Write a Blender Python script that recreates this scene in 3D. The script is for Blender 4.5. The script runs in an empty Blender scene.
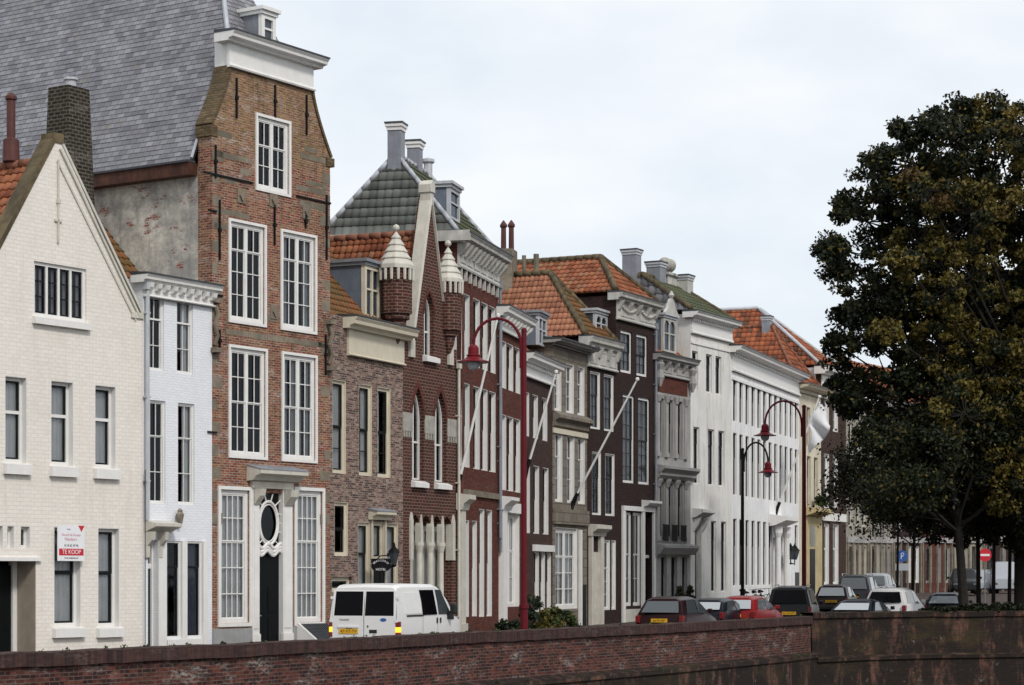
import bpy, bmesh, math, random
import numpy as np
from mathutils import Vector, Matrix
from mathutils.geometry import tessellate_polygon
random.seed(7); RNG = np.random.default_rng(7)
SC = bpy.context.scene; COL = SC.collection
F = 2200.0; CX = 512.0; YH = 575.0; HC = 2.2     # focal length in px, principal column, horizon row, eye height above the street

def smooth(a, b, x):
    t = min(1, max(0, (x-a)/(b-a))); return t*t*(3-2*t)
def gz(x, y):                                      # the quay street climbs gently towards its far end
    return 1.05*smooth(88, 136, y)
def at(px, Y, py=None):
    return Vector(((px-CX)/F*Y, Y, HC+(YH-py)*Y/F if py is not None else gz((px-CX)/F*Y, Y)))

# ------------------------------------------------------------------ meshes
class MB:
    def __init__(s): s.v = []; s.f = []; s.m = []; s.uv = {}
    def poly(s, pts, mi=0, uv=None):
        n = len(s.v); s.v += [tuple(p) for p in pts]; s.f.append(tuple(range(n, n+len(pts)))); s.m.append(mi)
        if uv: s.uv[len(s.f)-1] = uv
    def mesh(s, vs, fs, mi=0):
        n = len(s.v); s.v += [tuple(p) for p in vs]
        for f in fs: s.f.append(tuple(i+n for i in f)); s.m.append(mi)
    def box(s, x0, x1, y0, y1, z0, z1, mi=0):
        s.mesh([(x0,y0,z0),(x1,y0,z0),(x1,y1,z0),(x0,y1,z0),(x0,y0,z1),(x1,y0,z1),(x1,y1,z1),(x0,y1,z1)],
               [(0,3,2,1),(4,5,6,7),(0,1,5,4),(1,2,6,5),(2,3,7,6),(3,0,4,7)], mi)
    def extr(s, pts, vec, mi=0):                   # closed prism: polygon pts swept along vec
        vec = Vector(vec); pts = [Vector(p) for p in pts]; n = len(pts)
        nn = Vector((0,0,0))
        for i in range(n): nn += pts[i].cross(pts[(i+1) % n])
        if nn.dot(vec) > 0: pts.reverse()
        s.mesh(pts+[p+vec for p in pts], [tuple(range(n))]+[tuple(range(2*n-1, n-1, -1))]+[(i, n+i, n+(i+1) % n, (i+1) % n) for i in range(n)], mi)
    def profx(s, prof, x0, x1, mi=0):              # profile (y,z) swept along x
        s.extr([(x0, y, z) for y, z in prof], (x1-x0, 0, 0), mi)
    def path(s, pts, rad, n=6, mi=0, cap=True):
        pts = [Vector(p) for p in pts]
        if not hasattr(rad, '__len__'): rad = [rad]*len(pts)
        b = len(s.v); up = Vector((0.13, 0.21, 1)).normalized()
        for i, p in enumerate(pts):
            t = (pts[min(i+1, len(pts)-1)]-pts[max(i-1, 0)])
            if t.length < 1e-9: t = Vector((0,0,1))
            t.normalize(); a = t.cross(up)
            if a.length < .05: a = t.cross(Vector((1,0,0)))
            a.normalize(); c = t.cross(a)
            for k in range(n):
                an = 2*math.pi*k/n; s.v.append(tuple(p+(a*math.cos(an)+c*math.sin(an))*rad[i]))
        for i in range(len(pts)-1):
            for k in range(n):
                k2 = (k+1) % n; s.f.append((b+i*n+k, b+(i+1)*n+k, b+(i+1)*n+k2, b+i*n+k2)); s.m.append(mi)
        if cap:
            s.f.append(tuple(b+k for k in range(n))); s.m.append(mi)
            e = b+(len(pts)-1)*n; s.f.append(tuple(e+k for k in range(n-1, -1, -1))); s.m.append(mi)
    def lathe(s, c, prof, n=12, mi=0, squash=1):
        b = len(s.v); cx, cy, cz = c
        for r, z in prof:
            for k in range(n):
                an = 2*math.pi*(k+.5)/n; s.v.append((cx+r*math.cos(an), cy+r*math.sin(an)*squash, cz+z))
        for i in range(len(prof)-1):
            for k in range(n):
                k2 = (k+1) % n; s.f.append((b+i*n+k, b+i*n+k2, b+(i+1)*n+k2, b+(i+1)*n+k)); s.m.append(mi)
        s.f.append(tuple(b+k for k in range(n-1, -1, -1))); s.m.append(mi)
        e = b+(len(prof)-1)*n; s.f.append(tuple(e+k for k in range(n))); s.m.append(mi)
    def build(s, name, mats, parent=None, smoothf=False, bevel=0, seg=2):
        me = bpy.data.meshes.new(name); me.from_pydata(s.v, [], s.f); 
        if not isinstance(mats, (list, tuple)): mats = [mats]
        for m in mats: me.materials.append(M[m] if isinstance(m, str) else m)
        me.polygons.foreach_set('material_index', s.m)
        uvl = me.uv_layers.new(name='UVMap').data
        for p in me.polygons:
            cu = s.uv.get(p.index)
            ax, ay, az = abs(p.normal.x), abs(p.normal.y), abs(p.normal.z)
            for q, li in enumerate(p.loop_indices):
                if cu: uvl[li].uv = cu[q]; continue
                co = me.vertices[me.loops[li].vertex_index].co
                uvl[li].uv = (co.x, co.z) if ay >= ax and ay >= az*.8 else ((co.y, co.z) if ax >= az*.8 else (co.x, co.y))
        if smoothf: me.polygons.foreach_set('use_smooth', [True]*len(me.polygons))
        me.update()
        o = bpy.data.objects.new(name, me); COL.objects.link(o)
        if parent: o.parent = parent
        if bevel:
            bv = o.modifiers.new('bevel', 'BEVEL'); bv.width = bevel; bv.segments = seg; bv.limit_method = 'ANGLE'; bv.angle_limit = math.radians(25)
        return o
def tag(o, label=None, cat=None, group=None, kind=None):
    for k, v in (('label', label), ('category', cat), ('group', group), ('kind', kind)):
        if v: o[k] = v
    return o
def empty(name, loc, rz=0, label=None, cat=None, group=None):
    o = bpy.data.objects.new(name, None); COL.objects.link(o); o.location = loc; o.rotation_euler = (0, 0, rz); o.empty_display_size = .2
    return tag(o, label, cat, group)
def kids(o): return [c for c in bpy.data.objects if c.parent == o]
def text(name, body, size, mat, parent, loc, rot, align='CENTER', ext=.002):
    cu = bpy.data.curves.new(name, 'FONT'); cu.body = body; cu.size = size; cu.align_x = align; cu.align_y = 'CENTER'; cu.extrude = ext
    t = bpy.data.objects.new(name+'_src', cu); COL.objects.link(t)
    bpy.context.view_layer.update()
    me = bpy.data.meshes.new_from_object(t.evaluated_get(bpy.context.evaluated_depsgraph_get()))
    bpy.data.objects.remove(t); me.materials.clear(); me.materials.append(M[mat]); me.name = name
    o = bpy.data.objects.new(name, me); COL.objects.link(o); o.parent = parent; o.location = loc; o.rotation_euler = rot
    return o

# ------------------------------------------------------------------ materials
M = {}
class N:                                            # small node-graph helper
    def __init__(s, name):
        s.m = bpy.data.materials.new(name); s.m.use_nodes = True; s.t = s.m.node_tree; s.t.nodes.clear(); M[name] = s.m
        s.out = s.n('ShaderNodeOutputMaterial')
    def n(s, typ, **kw):
        nd = s.t.nodes.new(typ)
        for k, v in kw.items():
            if hasattr(nd, k) and k not in nd.inputs: setattr(nd, k, v)
            else: s.set(nd, k, v)
        return nd
    def set(s, nd, k, v):
        i = nd.inputs[k]
        if isinstance(v, bpy.types.NodeSocket): s.t.links.new(v, i)
        else: i.default_value = v
    def uv(s): return s.n('ShaderNodeTexCoord').outputs['UV']
    def obj(s): return s.n('ShaderNodeTexCoord').outputs['Object']
    def map(s, v, sc=(1,1,1), lo=(0,0,0)):
        return s.n('ShaderNodeMapping', Vector=v, Scale=sc, Location=lo).outputs[0]
    def noise(s, v, scale, detail=4, rough=.55, dist=0):
        return s.n('ShaderNodeTexNoise', Vector=v, Scale=scale, Detail=detail, Roughness=rough, Distortion=dist).outputs[0]
    def ramp(s, f, a, b, ca=(0,0,0,1), cb=(1,1,1,1)):
        r = s.n('ShaderNodeValToRGB', Fac=f); e = r.color_ramp.elements
        e[0].position = a; e[1].position = b; e[0].color = ca; e[1].color = cb; return r.outputs[0]
    def mix(s, f, a, b, mode='MIX'):
        m = s.n('ShaderNodeMix'); m.data_type = 'RGBA'; m.blend_type = mode
        for i, v in ((0, f), (6, a), (7, b)):
            if isinstance(v, bpy.types.NodeSocket): s.t.links.new(v, m.inputs[i])
            else: m.inputs[i].default_value = v
        return m.outputs[2]
    def math(s, op, a, b=0.0):
        m = s.n('ShaderNodeMath', operation=op)
        for i, v in ((0, a), (1, b)):
            if isinstance(v, bpy.types.NodeSocket): s.t.links.new(v, m.inputs[i])
            else: m.inputs[i].default_value = v
        return m.outputs[0]
    def bump(s, h, st=.4, d=.01): return s.n('ShaderNodeBump', Height=h, Strength=st, Distance=d).outputs[0]
    def bsdf(s, col, rough=.8, normal=None, spec=.3, **kw):
        b = s.n('ShaderNodeBsdfPrincipled'); s.set(b, 'Base Color', col); s.set(b, 'Roughness', rough); s.set(b, 'Specular IOR Level', spec)
        if normal: s.set(b, 'Normal', normal)
        for k, v in kw.items(): s.set(b, k.replace('_', ' '), v)
        s.t.links.new(b.outputs[0], s.out.inputs[0]); return b
def c4(c): return (*c, 1) if len(c) == 3 else c

def plain(name, col, rough=.6, var=.12, scale=3, spec=.35, metallic=0, streak=True, bumpv=.05):
    g = N(name); o = g.obj(); nz = g.noise(o, scale, 5, .6)
    st = g.noise(g.map(o, (7, 7, .9)), 1.3, 5, .65) if streak else nz
    f = g.math('MULTIPLY', g.ramp(nz, .3, .75), g.ramp(st, .25, .75))
    dark = tuple(c*(1-var*2.2) for c in col); lite = tuple(min(1, c*(1+var*.35)) for c in col)
    cc = g.mix(f, c4(dark), c4(lite))
    g.bsdf(cc, rough, g.bump(g.noise(o, 30, 3), bumpv, .01), spec, Metallic=metallic)

def brick(name, cols, mortar, bw=.22, rh=.07, ms=.013, soot=.3, sootcol=(.03,.025,.02), white=0.0, zsplit=None, cols2=None, bumpst=.5, fleck=.35, off=.5):
    g = N(name); uv = g.uv()
    wob = g.mix(.006, uv, g.n('ShaderNodeTexNoise', Vector=uv, Scale=2.2, Detail=2).outputs['Color'], 'ADD')
    def bt(ca, cb, mo):
        b = g.n('ShaderNodeTexBrick', Vector=wob); b.offset = off
        for k, v in (('Color1', c4(ca)), ('Color2', c4(cb)), ('Mortar', c4(mo)), ('Scale', 1.0), ('Mortar Size', ms), ('Mortar Smooth', .25), ('Bias', 0.0), ('Brick Width', bw), ('Row Height', rh)): g.set(b, k, v)
        return b
    b1 = bt(cols[0], cols[1], mortar); col = b1.outputs[0]
    if zsplit:
        b2 = bt(cols2[0], cols2[1], mortar)
        z = g.n('ShaderNodeSeparateXYZ', Vector=uv).outputs[1]
        zz = g.math('ADD', z, g.math('MULTIPLY', g.math('SUBTRACT', g.noise(uv, .9, 4, .6), .5), 1.6))
        r = g.ramp(g.math('MULTIPLY', g.math('SUBTRACT', zz, zsplit-1), .5), .42, .58)
        pa = g.ramp(g.noise(g.map(uv, (1,1,1), (5,9,0)), .8, 4, .6), .52, .6)
        col = g.mix(g.math('MAXIMUM', r, g.math('MULTIPLY', pa, .45)), col, b2.outputs[0])
    if len(cols) > 2:                                # a third kind of brick mixed in, brick by brick
        cell = g.n('ShaderNodeTexWhiteNoise', noise_dimensions='2D'); sx = g.n('ShaderNodeSeparateXYZ', Vector=wob)
        row = g.math('FLOOR', g.math('DIVIDE', sx.outputs[1], rh))
        cx = g.math('FLOOR', g.math('DIVIDE', g.math('ADD', sx.outputs[0], g.math('MULTIPLY', g.math('MODULO', row, 2.0), bw*off)), bw))
        g.set(cell, 'Vector', g.n('ShaderNodeCombineXYZ', X=cx, Y=row).outputs[0])
        pick = g.math('MULTIPLY', g.ramp(cell.outputs[0], .62, .68), g.math('SUBTRACT', 1.0, b1.outputs['Fac']))
        col = g.mix(pick, col, c4(cols[2]))
    fl = g.ramp(g.noise(g.map(uv, (4.5, 14, 1)), 1.0, 3, .7), .3, .72)
    col = g.mix(fleck, col, g.mix(1.0, col, g.mix(fl, (.35,.33,.33,1), (1.5,1.45,1.4,1)), 'MULTIPLY'))
    so = g.ramp(g.noise(g.map(uv, (.5, .38, 1)), 1.3, 6, .68), .5, .85)
    so2 = g.ramp(g.noise(g.map(uv, (2.4, .35, 1)), 1.0, 5, .65), .52, .8)
    col = g.mix(g.math('MULTIPLY', g.math('MAXIMUM', so, so2), soot), col, c4(sootcol))
    if white:
        wf = g.math('MULTIPLY', g.ramp(g.noise(g.map(uv, (.6, 1.6, 1), (3,7,0)), 1.4, 6, .7), .52, .75), g.ramp(g.noise(g.map(uv, (6,16,1)), 1.2, 3), .42, .6))
        col = g.mix(g.math('MULTIPLY', wf, white), col, (.55,.52,.48,1))
    h = g.math('ADD', g.math('SUBTRACT', 1.0, b1.outputs['Fac']), g.math('MULTIPLY', g.noise(uv, 45, 3), .5))
    g.bsdf(col, .9, g.bump(h, bumpst, .012), .15)

def tiles(name, ramp, moss=(.09,.09,.03), mossamt=.4, joint=False, rough=.75, spec=.25, mossscale=.7, streak=.3, p=.25, L=.3):
    g = N(name); sx = g.n('ShaderNodeSeparateXYZ', Vector=g.uv())
    row = g.math('FLOOR', sx.outputs[1])
    sh = g.math('MULTIPLY', g.math('MODULO', row, 2.0), .5 if joint else 0.0)
    uu = g.math('ADD', sx.outputs[0], sh)
    wn = g.n('ShaderNodeTexWhiteNoise', noise_dimensions='2D', Vector=g.n('ShaderNodeCombineXYZ', X=g.math('FLOOR', uu), Y=row).outputs[0]).outputs[0]
    r = g.n('ShaderNodeValToRGB', Fac=wn); e = r.color_ramp.elements
    while len(e) < len(ramp): e.new(.5)
    for i, cc in enumerate(ramp): e[i].position = i/(len(ramp)-1); e[i].color = c4(cc)
    col = r.outputs[0]; o = g.obj()
    col = g.mix(streak, col, g.mix(1.0, col, g.ramp(g.noise(o, 1.1, 5, .6), .3, .7, (.5,.5,.5,1), (1.35,1.35,1.35,1)), 'MULTIPLY'))
    mo = g.ramp(g.noise(o, mossscale, 6, .7), .5, .72)
    sp = g.ramp(g.noise(o, 9, 3, .6), .45, .7)
    col = g.mix(g.math('MULTIPLY', g.math('MULTIPLY', mo, g.math('ADD', .35, g.math('MULTIPLY', sp, .65))), mossamt), col, c4(moss))
    nrm = None
    if joint:
        fr = g.math('FRACT', uu); d = g.math('ABSOLUTE', g.math('SUBTRACT', fr, .5))
        jf = g.ramp(d, .455, .495); col = g.mix(jf, col, (.03,.03,.035,1))
        fv = g.math('FRACT', sx.outputs[1]); jv = g.ramp(fv, 0.0, .1, (1,1,1,1), (0,0,0,1)); col = g.mix(g.math('MULTIPLY', jv, .75), col, (.03,.03,.035,1))
        li = g.math('MULTIPLY', g.ramp(g.noise(o, 2.3, 2, .4), .69, .72), g.ramp(g.noise(o, 14, 2), .4, .6))
        col = g.mix(g.math('MULTIPLY', li, .55), col, (.16,.13,.04,1))
        nrm = g.bump(g.math('SUBTRACT', g.math('ADD', wn, g.math('MULTIPLY', g.noise(o, 25, 3), .5)), jf), .5, .01)
    else: nrm = g.bump(g.noise(o, 28, 4), .3, .01)
    g.bsdf(col, rough, nrm, spec)

# painted and plain surfaces
brick('white_painted_brick', [(.77,.73,.675), (.73,.695,.64)], (.655,.615,.56), bw=.24, rh=.10, ms=.010, soot=.5, sootcol=(.52,.485,.43), fleck=.10, bumpst=.22)
brick('bluish_white_brick', [(.76,.775,.81), (.73,.745,.78)], (.65,.665,.70), bw=.22, rh=.07, ms=.010, soot=.35, sootcol=(.50,.52,.55), fleck=.10, bumpst=.25)
brick('gable_brick', [(.29,.064,.036), (.11,.03,.022), (.27,.13,.07)], (.30,.235,.185), bw=.21, rh=.068, ms=.014, soot=.8, white=.85, zsplit=14.0, cols2=[(.30,.165,.055), (.15,.08,.035)], fleck=.7)
brick('mottled_brick', [(.17,.08,.066), (.34,.25,.20), (.06,.036,.036)], (.25,.21,.185), bw=.2, rh=.066, ms=.013, soot=.3, white=.4, fleck=.7)
brick('gothic_brick', [(.10,.032,.023), (.048,.02,.017)], (.17,.12,.10), bw=.23, rh=.10, ms=.016, soot=.35, fleck=.3)
brick('red_brick', [(.155,.036,.022), (.075,.022,.016)], (.085,.05,.043), bw=.21, rh=.066, ms=.010, soot=.55, white=.15, fleck=.5)
brick('brown_brick', [(.068,.033,.026), (.038,.022,.019)], (.07,.05,.044), bw=.21, rh=.066, ms=.010, soot=.55, white=.1, fleck=.5)
brick('dark_brick', [(.042,.021,.019), (.023,.014,.0145)], (.042,.031,.029), bw=.21, rh=.066, ms=.010, soot=.55, fleck=.5)
brick('mossy_coping_brick', [(.17,.125,.07), (.10,.075,.042)], (.09,.07,.045), bw=.22, rh=.075, ms=.014, soot=.6, fleck=.6)
brick('chimney_brick', [(.034,.030,.023), (.020,.018,.014)], (.11,.10,.08), bw=.22, rh=.10, ms=.018, soot=.5, white=.35, fleck=.6)
brick('quay_brick', [(.14,.046,.033), (.062,.026,.024), (.036,.02,.02)], (.125,.085,.075), bw=.24, rh=.078, ms=.011, soot=.65, sootcol=(.022,.018,.015), white=.65, fleck=.7)
brick('coping_brick', [(.085,.042,.038), (.036,.022,.022)], (.05,.036,.033), bw=.085, rh=.26, ms=.014, soot=.6, white=.15, fleck=.5, off=0)
brick('grey_stone', [(.23,.205,.17), (.17,.15,.125)], (.085,.073,.06), bw=.75, rh=.36, ms=.014, soot=.4, fleck=.3)
brick('street_clinker', [(.10,.075,.065), (.07,.056,.052)], (.05,.045,.04), bw=.2, rh=.1, ms=.012, soot=.3, fleck=.4)

def quaywall():
    g = N('mossy_quay'); uv = g.uv()
    b = g.n('ShaderNodeTexBrick', Vector=uv)
    for k, v in (('Color1', (.16,.06,.04,1)), ('Color2', (.06,.028,.021,1)), ('Mortar', (.10,.075,.062,1)), ('Scale', 1.0), ('Mortar Size', .011), ('Brick Width', .24), ('Row Height', .078)): g.set(b, k, v)
    col = b.outputs[0]
    dk = g.ramp(g.noise(g.map(uv, (1.1, .35, 1)), 1.3, 8, .75), .37, .49)
    col = g.mix(g.math('MULTIPLY', dk, .92), col, (.010,.009,.008,1))
    ms = g.ramp(g.noise(g.map(uv, (.25,.7,1), (4,2,0)), 1.2, 6, .7), .5, .68)
    col = g.mix(g.math('MULTIPLY', ms, .3), col, (.10,.075,.025,1))
    wh = g.math('MULTIPLY', g.ramp(g.noise(g.map(uv, (1,1.6,1), (1,6,0)), 1.8, 6, .75), .6, .68), g.ramp(g.noise(uv, 9, 3), .45, .6))
    col = g.mix(g.math('MULTIPLY', wh, .5), col, (.33,.31,.29,1))
    g.bsdf(col, .85, g.bump(g.math('SUBTRACT', g.noise(uv, 20, 4), b.outputs['Fac']), .5, .015), .2)
quaywall()

def plaster(name, base, dirt, patch=.5, redpatch=0):
    g = N(name); uv = g.uv()
    col = g.mix(g.ramp(g.noise(uv, .55, 7, .68), .42, .58), c4(base), c4(dirt))
    col = g.mix(g.math('MULTIPLY', g.ramp(g.noise(uv, 4.5, 5, .7), .4, .75), patch), col, tuple(c*.62 for c in dirt)+(1,))
    col = g.mix(g.math('MULTIPLY', g.ramp(g.noise(g.map(uv, (3.5,.3,1)), 1.2, 5, .65), .52, .75), .45), col, (.12,.115,.105,1))
    if redpatch:
        pf = g.math('MULTIPLY', g.ramp(g.noise(g.map(uv, (1,1.8,1), (2.2,5,0)), 1.0, 6, .72), .585, .61), redpatch)
        b = g.n('ShaderNodeTexBrick', Vector=uv)
        for k, v in (('Color1', (.26,.06,.04,1)), ('Color2', (.15,.045,.035,1)), ('Mortar', (.33,.28,.24,1)), ('Scale', 1.0), ('Mortar Size', .012), ('Brick Width', .22), ('Row Height', .07)): g.set(b, k, v)
        col = g.mix(pf, col, b.outputs[0])
    g.bsdf(col, .92, g.bump(g.noise(uv, 6, 8, .7), .5, .02), .12)
plaster('grey_render', (.62,.585,.51), (.31,.30,.28), .8, .95)
plaster('pale_render', (.74,.73,.70), (.66,.65,.62), .12)
plaster('white_render', (.82,.82,.82), (.75,.75,.755), .10)
plaster('cream_render', (.66,.61,.49), (.56,.51,.40), .2)
plaster('ochre_render', (.52,.43,.25), (.43,.35,.20), .2)
plaster('grey_pilaster', (.40,.39,.375), (.31,.305,.295), .3)
plaster('shaded_render', (.34,.32,.27), (.25,.235,.20), .35)  # pale fronts under the trees, with their shade put into the render colour
plaster('old_stone', (.26,.22,.17), (.15,.13,.10), .5)
plaster('mossy_stone', (.17,.13,.075), (.075,.062,.04), .7)
plain('white_paint', (.80,.79,.765), .45, .07); plain('cream_paint', (.70,.635,.50), .5, .1); plain('bone_paint', (.68,.65,.57), .5, .14)
plain('weathered_white', (.68,.665,.62), .7, .22, 2); plain('dark_sash', (.016,.018,.020), .4, .2, spec=.15); plain('black_paint', (.010,.010,.011), .4, .2, spec=.12)
plain('lead', (.30,.32,.36), .55, .2, 2); plain('dark_lead', (.07,.075,.085), .55, .2, 2); plain('white_lead', (.56,.58,.61), .5, .15, 2)
plain('blue_grey_board', (.17,.205,.26), .6, .18); plain('iron', (.014,.013,.013), .6, .2, spec=.15); plain('clay_pipe', (.13,.04,.032), .6, .25)
plain('maroon_paint', (.125,.006,.013), .45, .12, spec=.2); plain('red_shade', (.17,.008,.015), .45, .12, spec=.2)
plain('brown_gutter', (.15,.055,.03), .7, .35, 4); plain('grey_plinth', (.37,.38,.38), .8, .15); plain('door_green', (.007,.008,.009), .4, .1, spec=.1)
plain('beige_board', (.42,.36,.29), .7, .15); plain('bark', (.030,.025,.020), .95, .3, 8); plain('rubber', (.015,.015,.015), .8, .1); plain('alloy', (.38,.38,.39), .35, .1, metallic=.8)
plain('plate_yellow', (.72,.40,.02), .45, .05, streak=False); plain('letter_black', (.01,.01,.012), .5, 0); plain('sign_white', (.80,.80,.82), .4, .03); plain('sign_red', (.55,.02,.035), .4, .03); plain('sign_pink', (.55,.22,.30), .4, .03); plain('sign_blue', (.03,.10,.35), .4, .05)
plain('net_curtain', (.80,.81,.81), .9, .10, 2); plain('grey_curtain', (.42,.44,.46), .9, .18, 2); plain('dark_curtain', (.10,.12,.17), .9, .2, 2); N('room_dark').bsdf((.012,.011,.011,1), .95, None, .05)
plain('terracotta', (.30,.12,.07), .8, .2); plain('flag_cloth', (.74,.75,.77), .85, .06); plain('pink_flower', (.36,.03,.09), .7, .3)
plain('stone_pale', (.55,.53,.47), .8, .25); plain('plastic_black', (.02,.02,.02), .5, .1); plain('lead_hip', (.55,.58,.63), .5, .2, 2.5)
tiles('orange_pantile', [(.15,.045,.022), (.27,.085,.04), (.33,.125,.06), (.20,.06,.03), (.28,.14,.08)], (.13,.095,.03), .5)
tiles('mossy_pantile', [(.20,.075,.03), (.15,.08,.03), (.10,.07,.03)], (.10,.085,.025), .8, mossscale=1.2)
tiles('pale_pantile', [(.31,.125,.07), (.40,.18,.105), (.35,.15,.09), (.24,.10,.06)], (.16,.10,.04), .35)
tiles('bright_pantile', [(.30,.085,.038), (.37,.12,.055), (.24,.065,.03), (.09,.045,.03), (.33,.105,.045)], (.08,.055,.03), .6)
tiles('green_grey_tile', [(.14,.15,.135), (.11,.12,.11), (.17,.18,.165), (.085,.09,.085)], (.07,.085,.05), .5, rough=.6)
tiles('grey_tile', [(.15,.15,.16), (.11,.11,.12), (.19,.19,.20)], (.11,.11,.055), .4)
tiles('moss_green_tile', [(.075,.085,.045), (.06,.07,.04), (.10,.105,.06)], (.065,.075,.025), .7)
tiles('slate', [(.16,.158,.178), (.20,.198,.22), (.25,.248,.275), (.18,.18,.198), (.125,.123,.14)], (.13,.12,.10), .3, joint=True, rough=.5, spec=.4, streak=.45)
def glassmat():
    g = N('window_glass'); o = g.obj()
    tr = g.n('ShaderNodeBsdfTransparent', Color=(.92,.94,.95,1)); nb = g.bump(g.noise(o, 1.6, 2), .05, .05)
    gl = g.n('ShaderNodeBsdfGlossy', Color=(.62,.66,.72,1), Roughness=.03, Normal=nb)
    fr = g.n('ShaderNodeFresnel', IOR=1.5, Normal=nb)
    mx = g.n('ShaderNodeMixShader'); g.t.links.new(g.math('MULTIPLY', fr.outputs[0], .8), mx.inputs[0]); g.t.links.new(tr.outputs[0], mx.inputs[1]); g.t.links.new(gl.outputs[0], mx.inputs[2])
    g.t.links.new(mx.outputs[0], g.out.inputs[0])
    for nm, col in (('car_glass', (.05,.06,.066)), ('painted_light_glass', (.36,.39,.41)), ('tinted_glass', (.004,.004,.005))):  # opaque panes; the paler base colours hold the light seen in the glass
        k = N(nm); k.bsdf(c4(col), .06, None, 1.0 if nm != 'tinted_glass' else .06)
glassmat()
def paint(name, col, coat=.06, rough=.3):
    g = N(name); nz = g.ramp(g.noise(g.map(g.obj(), (1,1,3)), 2.5, 4), .3, .8)
    g.bsdf(g.mix(g.math('MULTIPLY', nz, .25), c4(col), tuple(c*.75+.004 for c in col)+(1,)), rough, None, .2, Coat_Weight=coat, Coat_Roughness=.06)
paint('van_white', (.70,.70,.695)); paint('car_black', (.004,.004,.005)); paint('car_maroon', (.016,.002,.003)); paint('car_red', (.22,.010,.012)); paint('car_blue', (.006,.008,.014)); paint('car_white', (.66,.68,.71)); paint('car_grey', (.03,.034,.042)); paint('car_silver', (.35,.37,.40))
def emis(name, col, st):
    g = N(name); g.bsdf(c4(col), .3, None, .5, Emission_Color=c4(col), Emission_Strength=st)
emis('tail_red', (.16,.008,.008), .02); emis('tail_amber', (1,.5,.03), .9); 
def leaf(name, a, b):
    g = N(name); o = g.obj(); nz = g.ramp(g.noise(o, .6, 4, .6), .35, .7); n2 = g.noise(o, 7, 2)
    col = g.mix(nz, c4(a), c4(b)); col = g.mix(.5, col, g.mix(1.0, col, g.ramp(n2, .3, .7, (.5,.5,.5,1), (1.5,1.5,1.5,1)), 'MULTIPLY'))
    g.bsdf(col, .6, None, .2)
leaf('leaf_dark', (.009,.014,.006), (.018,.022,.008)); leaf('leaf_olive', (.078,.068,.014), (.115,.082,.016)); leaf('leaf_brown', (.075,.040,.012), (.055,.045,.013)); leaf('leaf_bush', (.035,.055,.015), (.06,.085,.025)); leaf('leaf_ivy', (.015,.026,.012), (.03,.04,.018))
def water():
    g = N('canal_water'); o = g.obj()
    g.bsdf((.012,.016,.014,1), .06, g.bump(g.noise(o, 1.2, 4), .25, .1), .5)
water()
# ------------------------------------------------------------------ houses
def roof_plane(parent, name, poly, mat, p=.22, L=.29, amp=.024, flat=False, thick=.06):
    """A slope of real tiles: rows stepped over each other, pantiles waved. poly: convex, first edge is the eave (left to right seen from outside)."""
    P = [Vector(q) for q in poly]; a = (P[1]-P[0]).normalized(); n = Vector((0,0,0))
    for i in range(len(P)): n += (P[i]-P[0]).cross(P[(i+1) % len(P)]-P[0])
    n.normalize()
    if not flat: amp = min(amp, p*.105)
    if n.z < 0: n = -n
    b = n.cross(a).normalized()
    if b.z < 0: b = -b
    q2 = [((q-P[0]).dot(a), (q-P[0]).dot(b)) for q in P]
    a0, a1 = min(q[0] for q in q2), max(q[0] for q in q2); b1 = max(q[1] for q in q2)
    rows = int(b1/L)+1; seg = 1 if flat else 6; cols = int((a1-a0)/p)+2
    bm = bmesh.new(); uvl = bm.loops.layers.uv.new('UVMap')
    def h(k): return 0 if flat else amp*(math.sin(2*math.pi*k/seg)+.35*math.sin(4*math.pi*k/seg+.6))
    for r in range(rows):
        jit = random.uniform(-.012, .012); ft = .014 if flat else .038
        lo, up = [], []; lip = []
        for c in range(cols*seg+1):
            aa = a0+c*p/seg+(0 if flat else random.uniform(-.006, .006)); hh = h(c % seg)
            jj = random.uniform(-.004, .004)
            lo.append(bm.verts.new(P[0]+a*aa+b*(r*L+jit)+n*(hh+ft+jj))); lip.append(bm.verts.new(P[0]+a*aa+b*(r*L+jit)+n*(hh-.03)))
            up.append(bm.verts.new(P[0]+a*aa+b*((r+1)*L+jit+.03)+n*hh))
        for c in range(cols*seg):
            for q, (v0, v1, v2, v3) in enumerate(((lo[c], lo[c+1], up[c+1], up[c]), (lip[c], lip[c+1], lo[c+1], lo[c]))):
                f = bm.faces.new((v0, v1, v2, v3)); u0 = c/seg+.002; u1 = (c+1)/seg-.002
                if q == 0: uv = ((u0, r+.02), (u1, r+.02), (u1, r+.98), (u0, r+.98))
                else: uv = ((u0, r+.01), (u1, r+.01), (u1, r+.02), (u0, r+.02))
                for lp, w in zip(f.loops, uv): lp[uvl].uv = w
                f.smooth = (q == 0 and not flat)
    cen = sum(P, Vector((0,0,0)))/len(P)
    for i in range(len(P)):
        e = P[(i+1) % len(P)]-P[i]; o = e.cross(n)
        if e.length < 1e-4: continue
        if o.dot(P[i]-cen) < 0: o = -o
        bmesh.ops.bisect_plane(bm, geom=bm.verts[:]+bm.edges[:]+bm.faces[:], plane_co=P[i], plane_no=o, clear_outer=True)
    f = bm.faces.new([bm.verts.new(q-n*.05) for q in P])     # roofing boards under the tiles
    me = bpy.data.meshes.new(name); bm.to_mesh(me); bm.free(); me.materials.append(M[mat])
    o = bpy.data.objects.new(name, me); COL.objects.link(o); o.parent = parent
    return o

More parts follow.
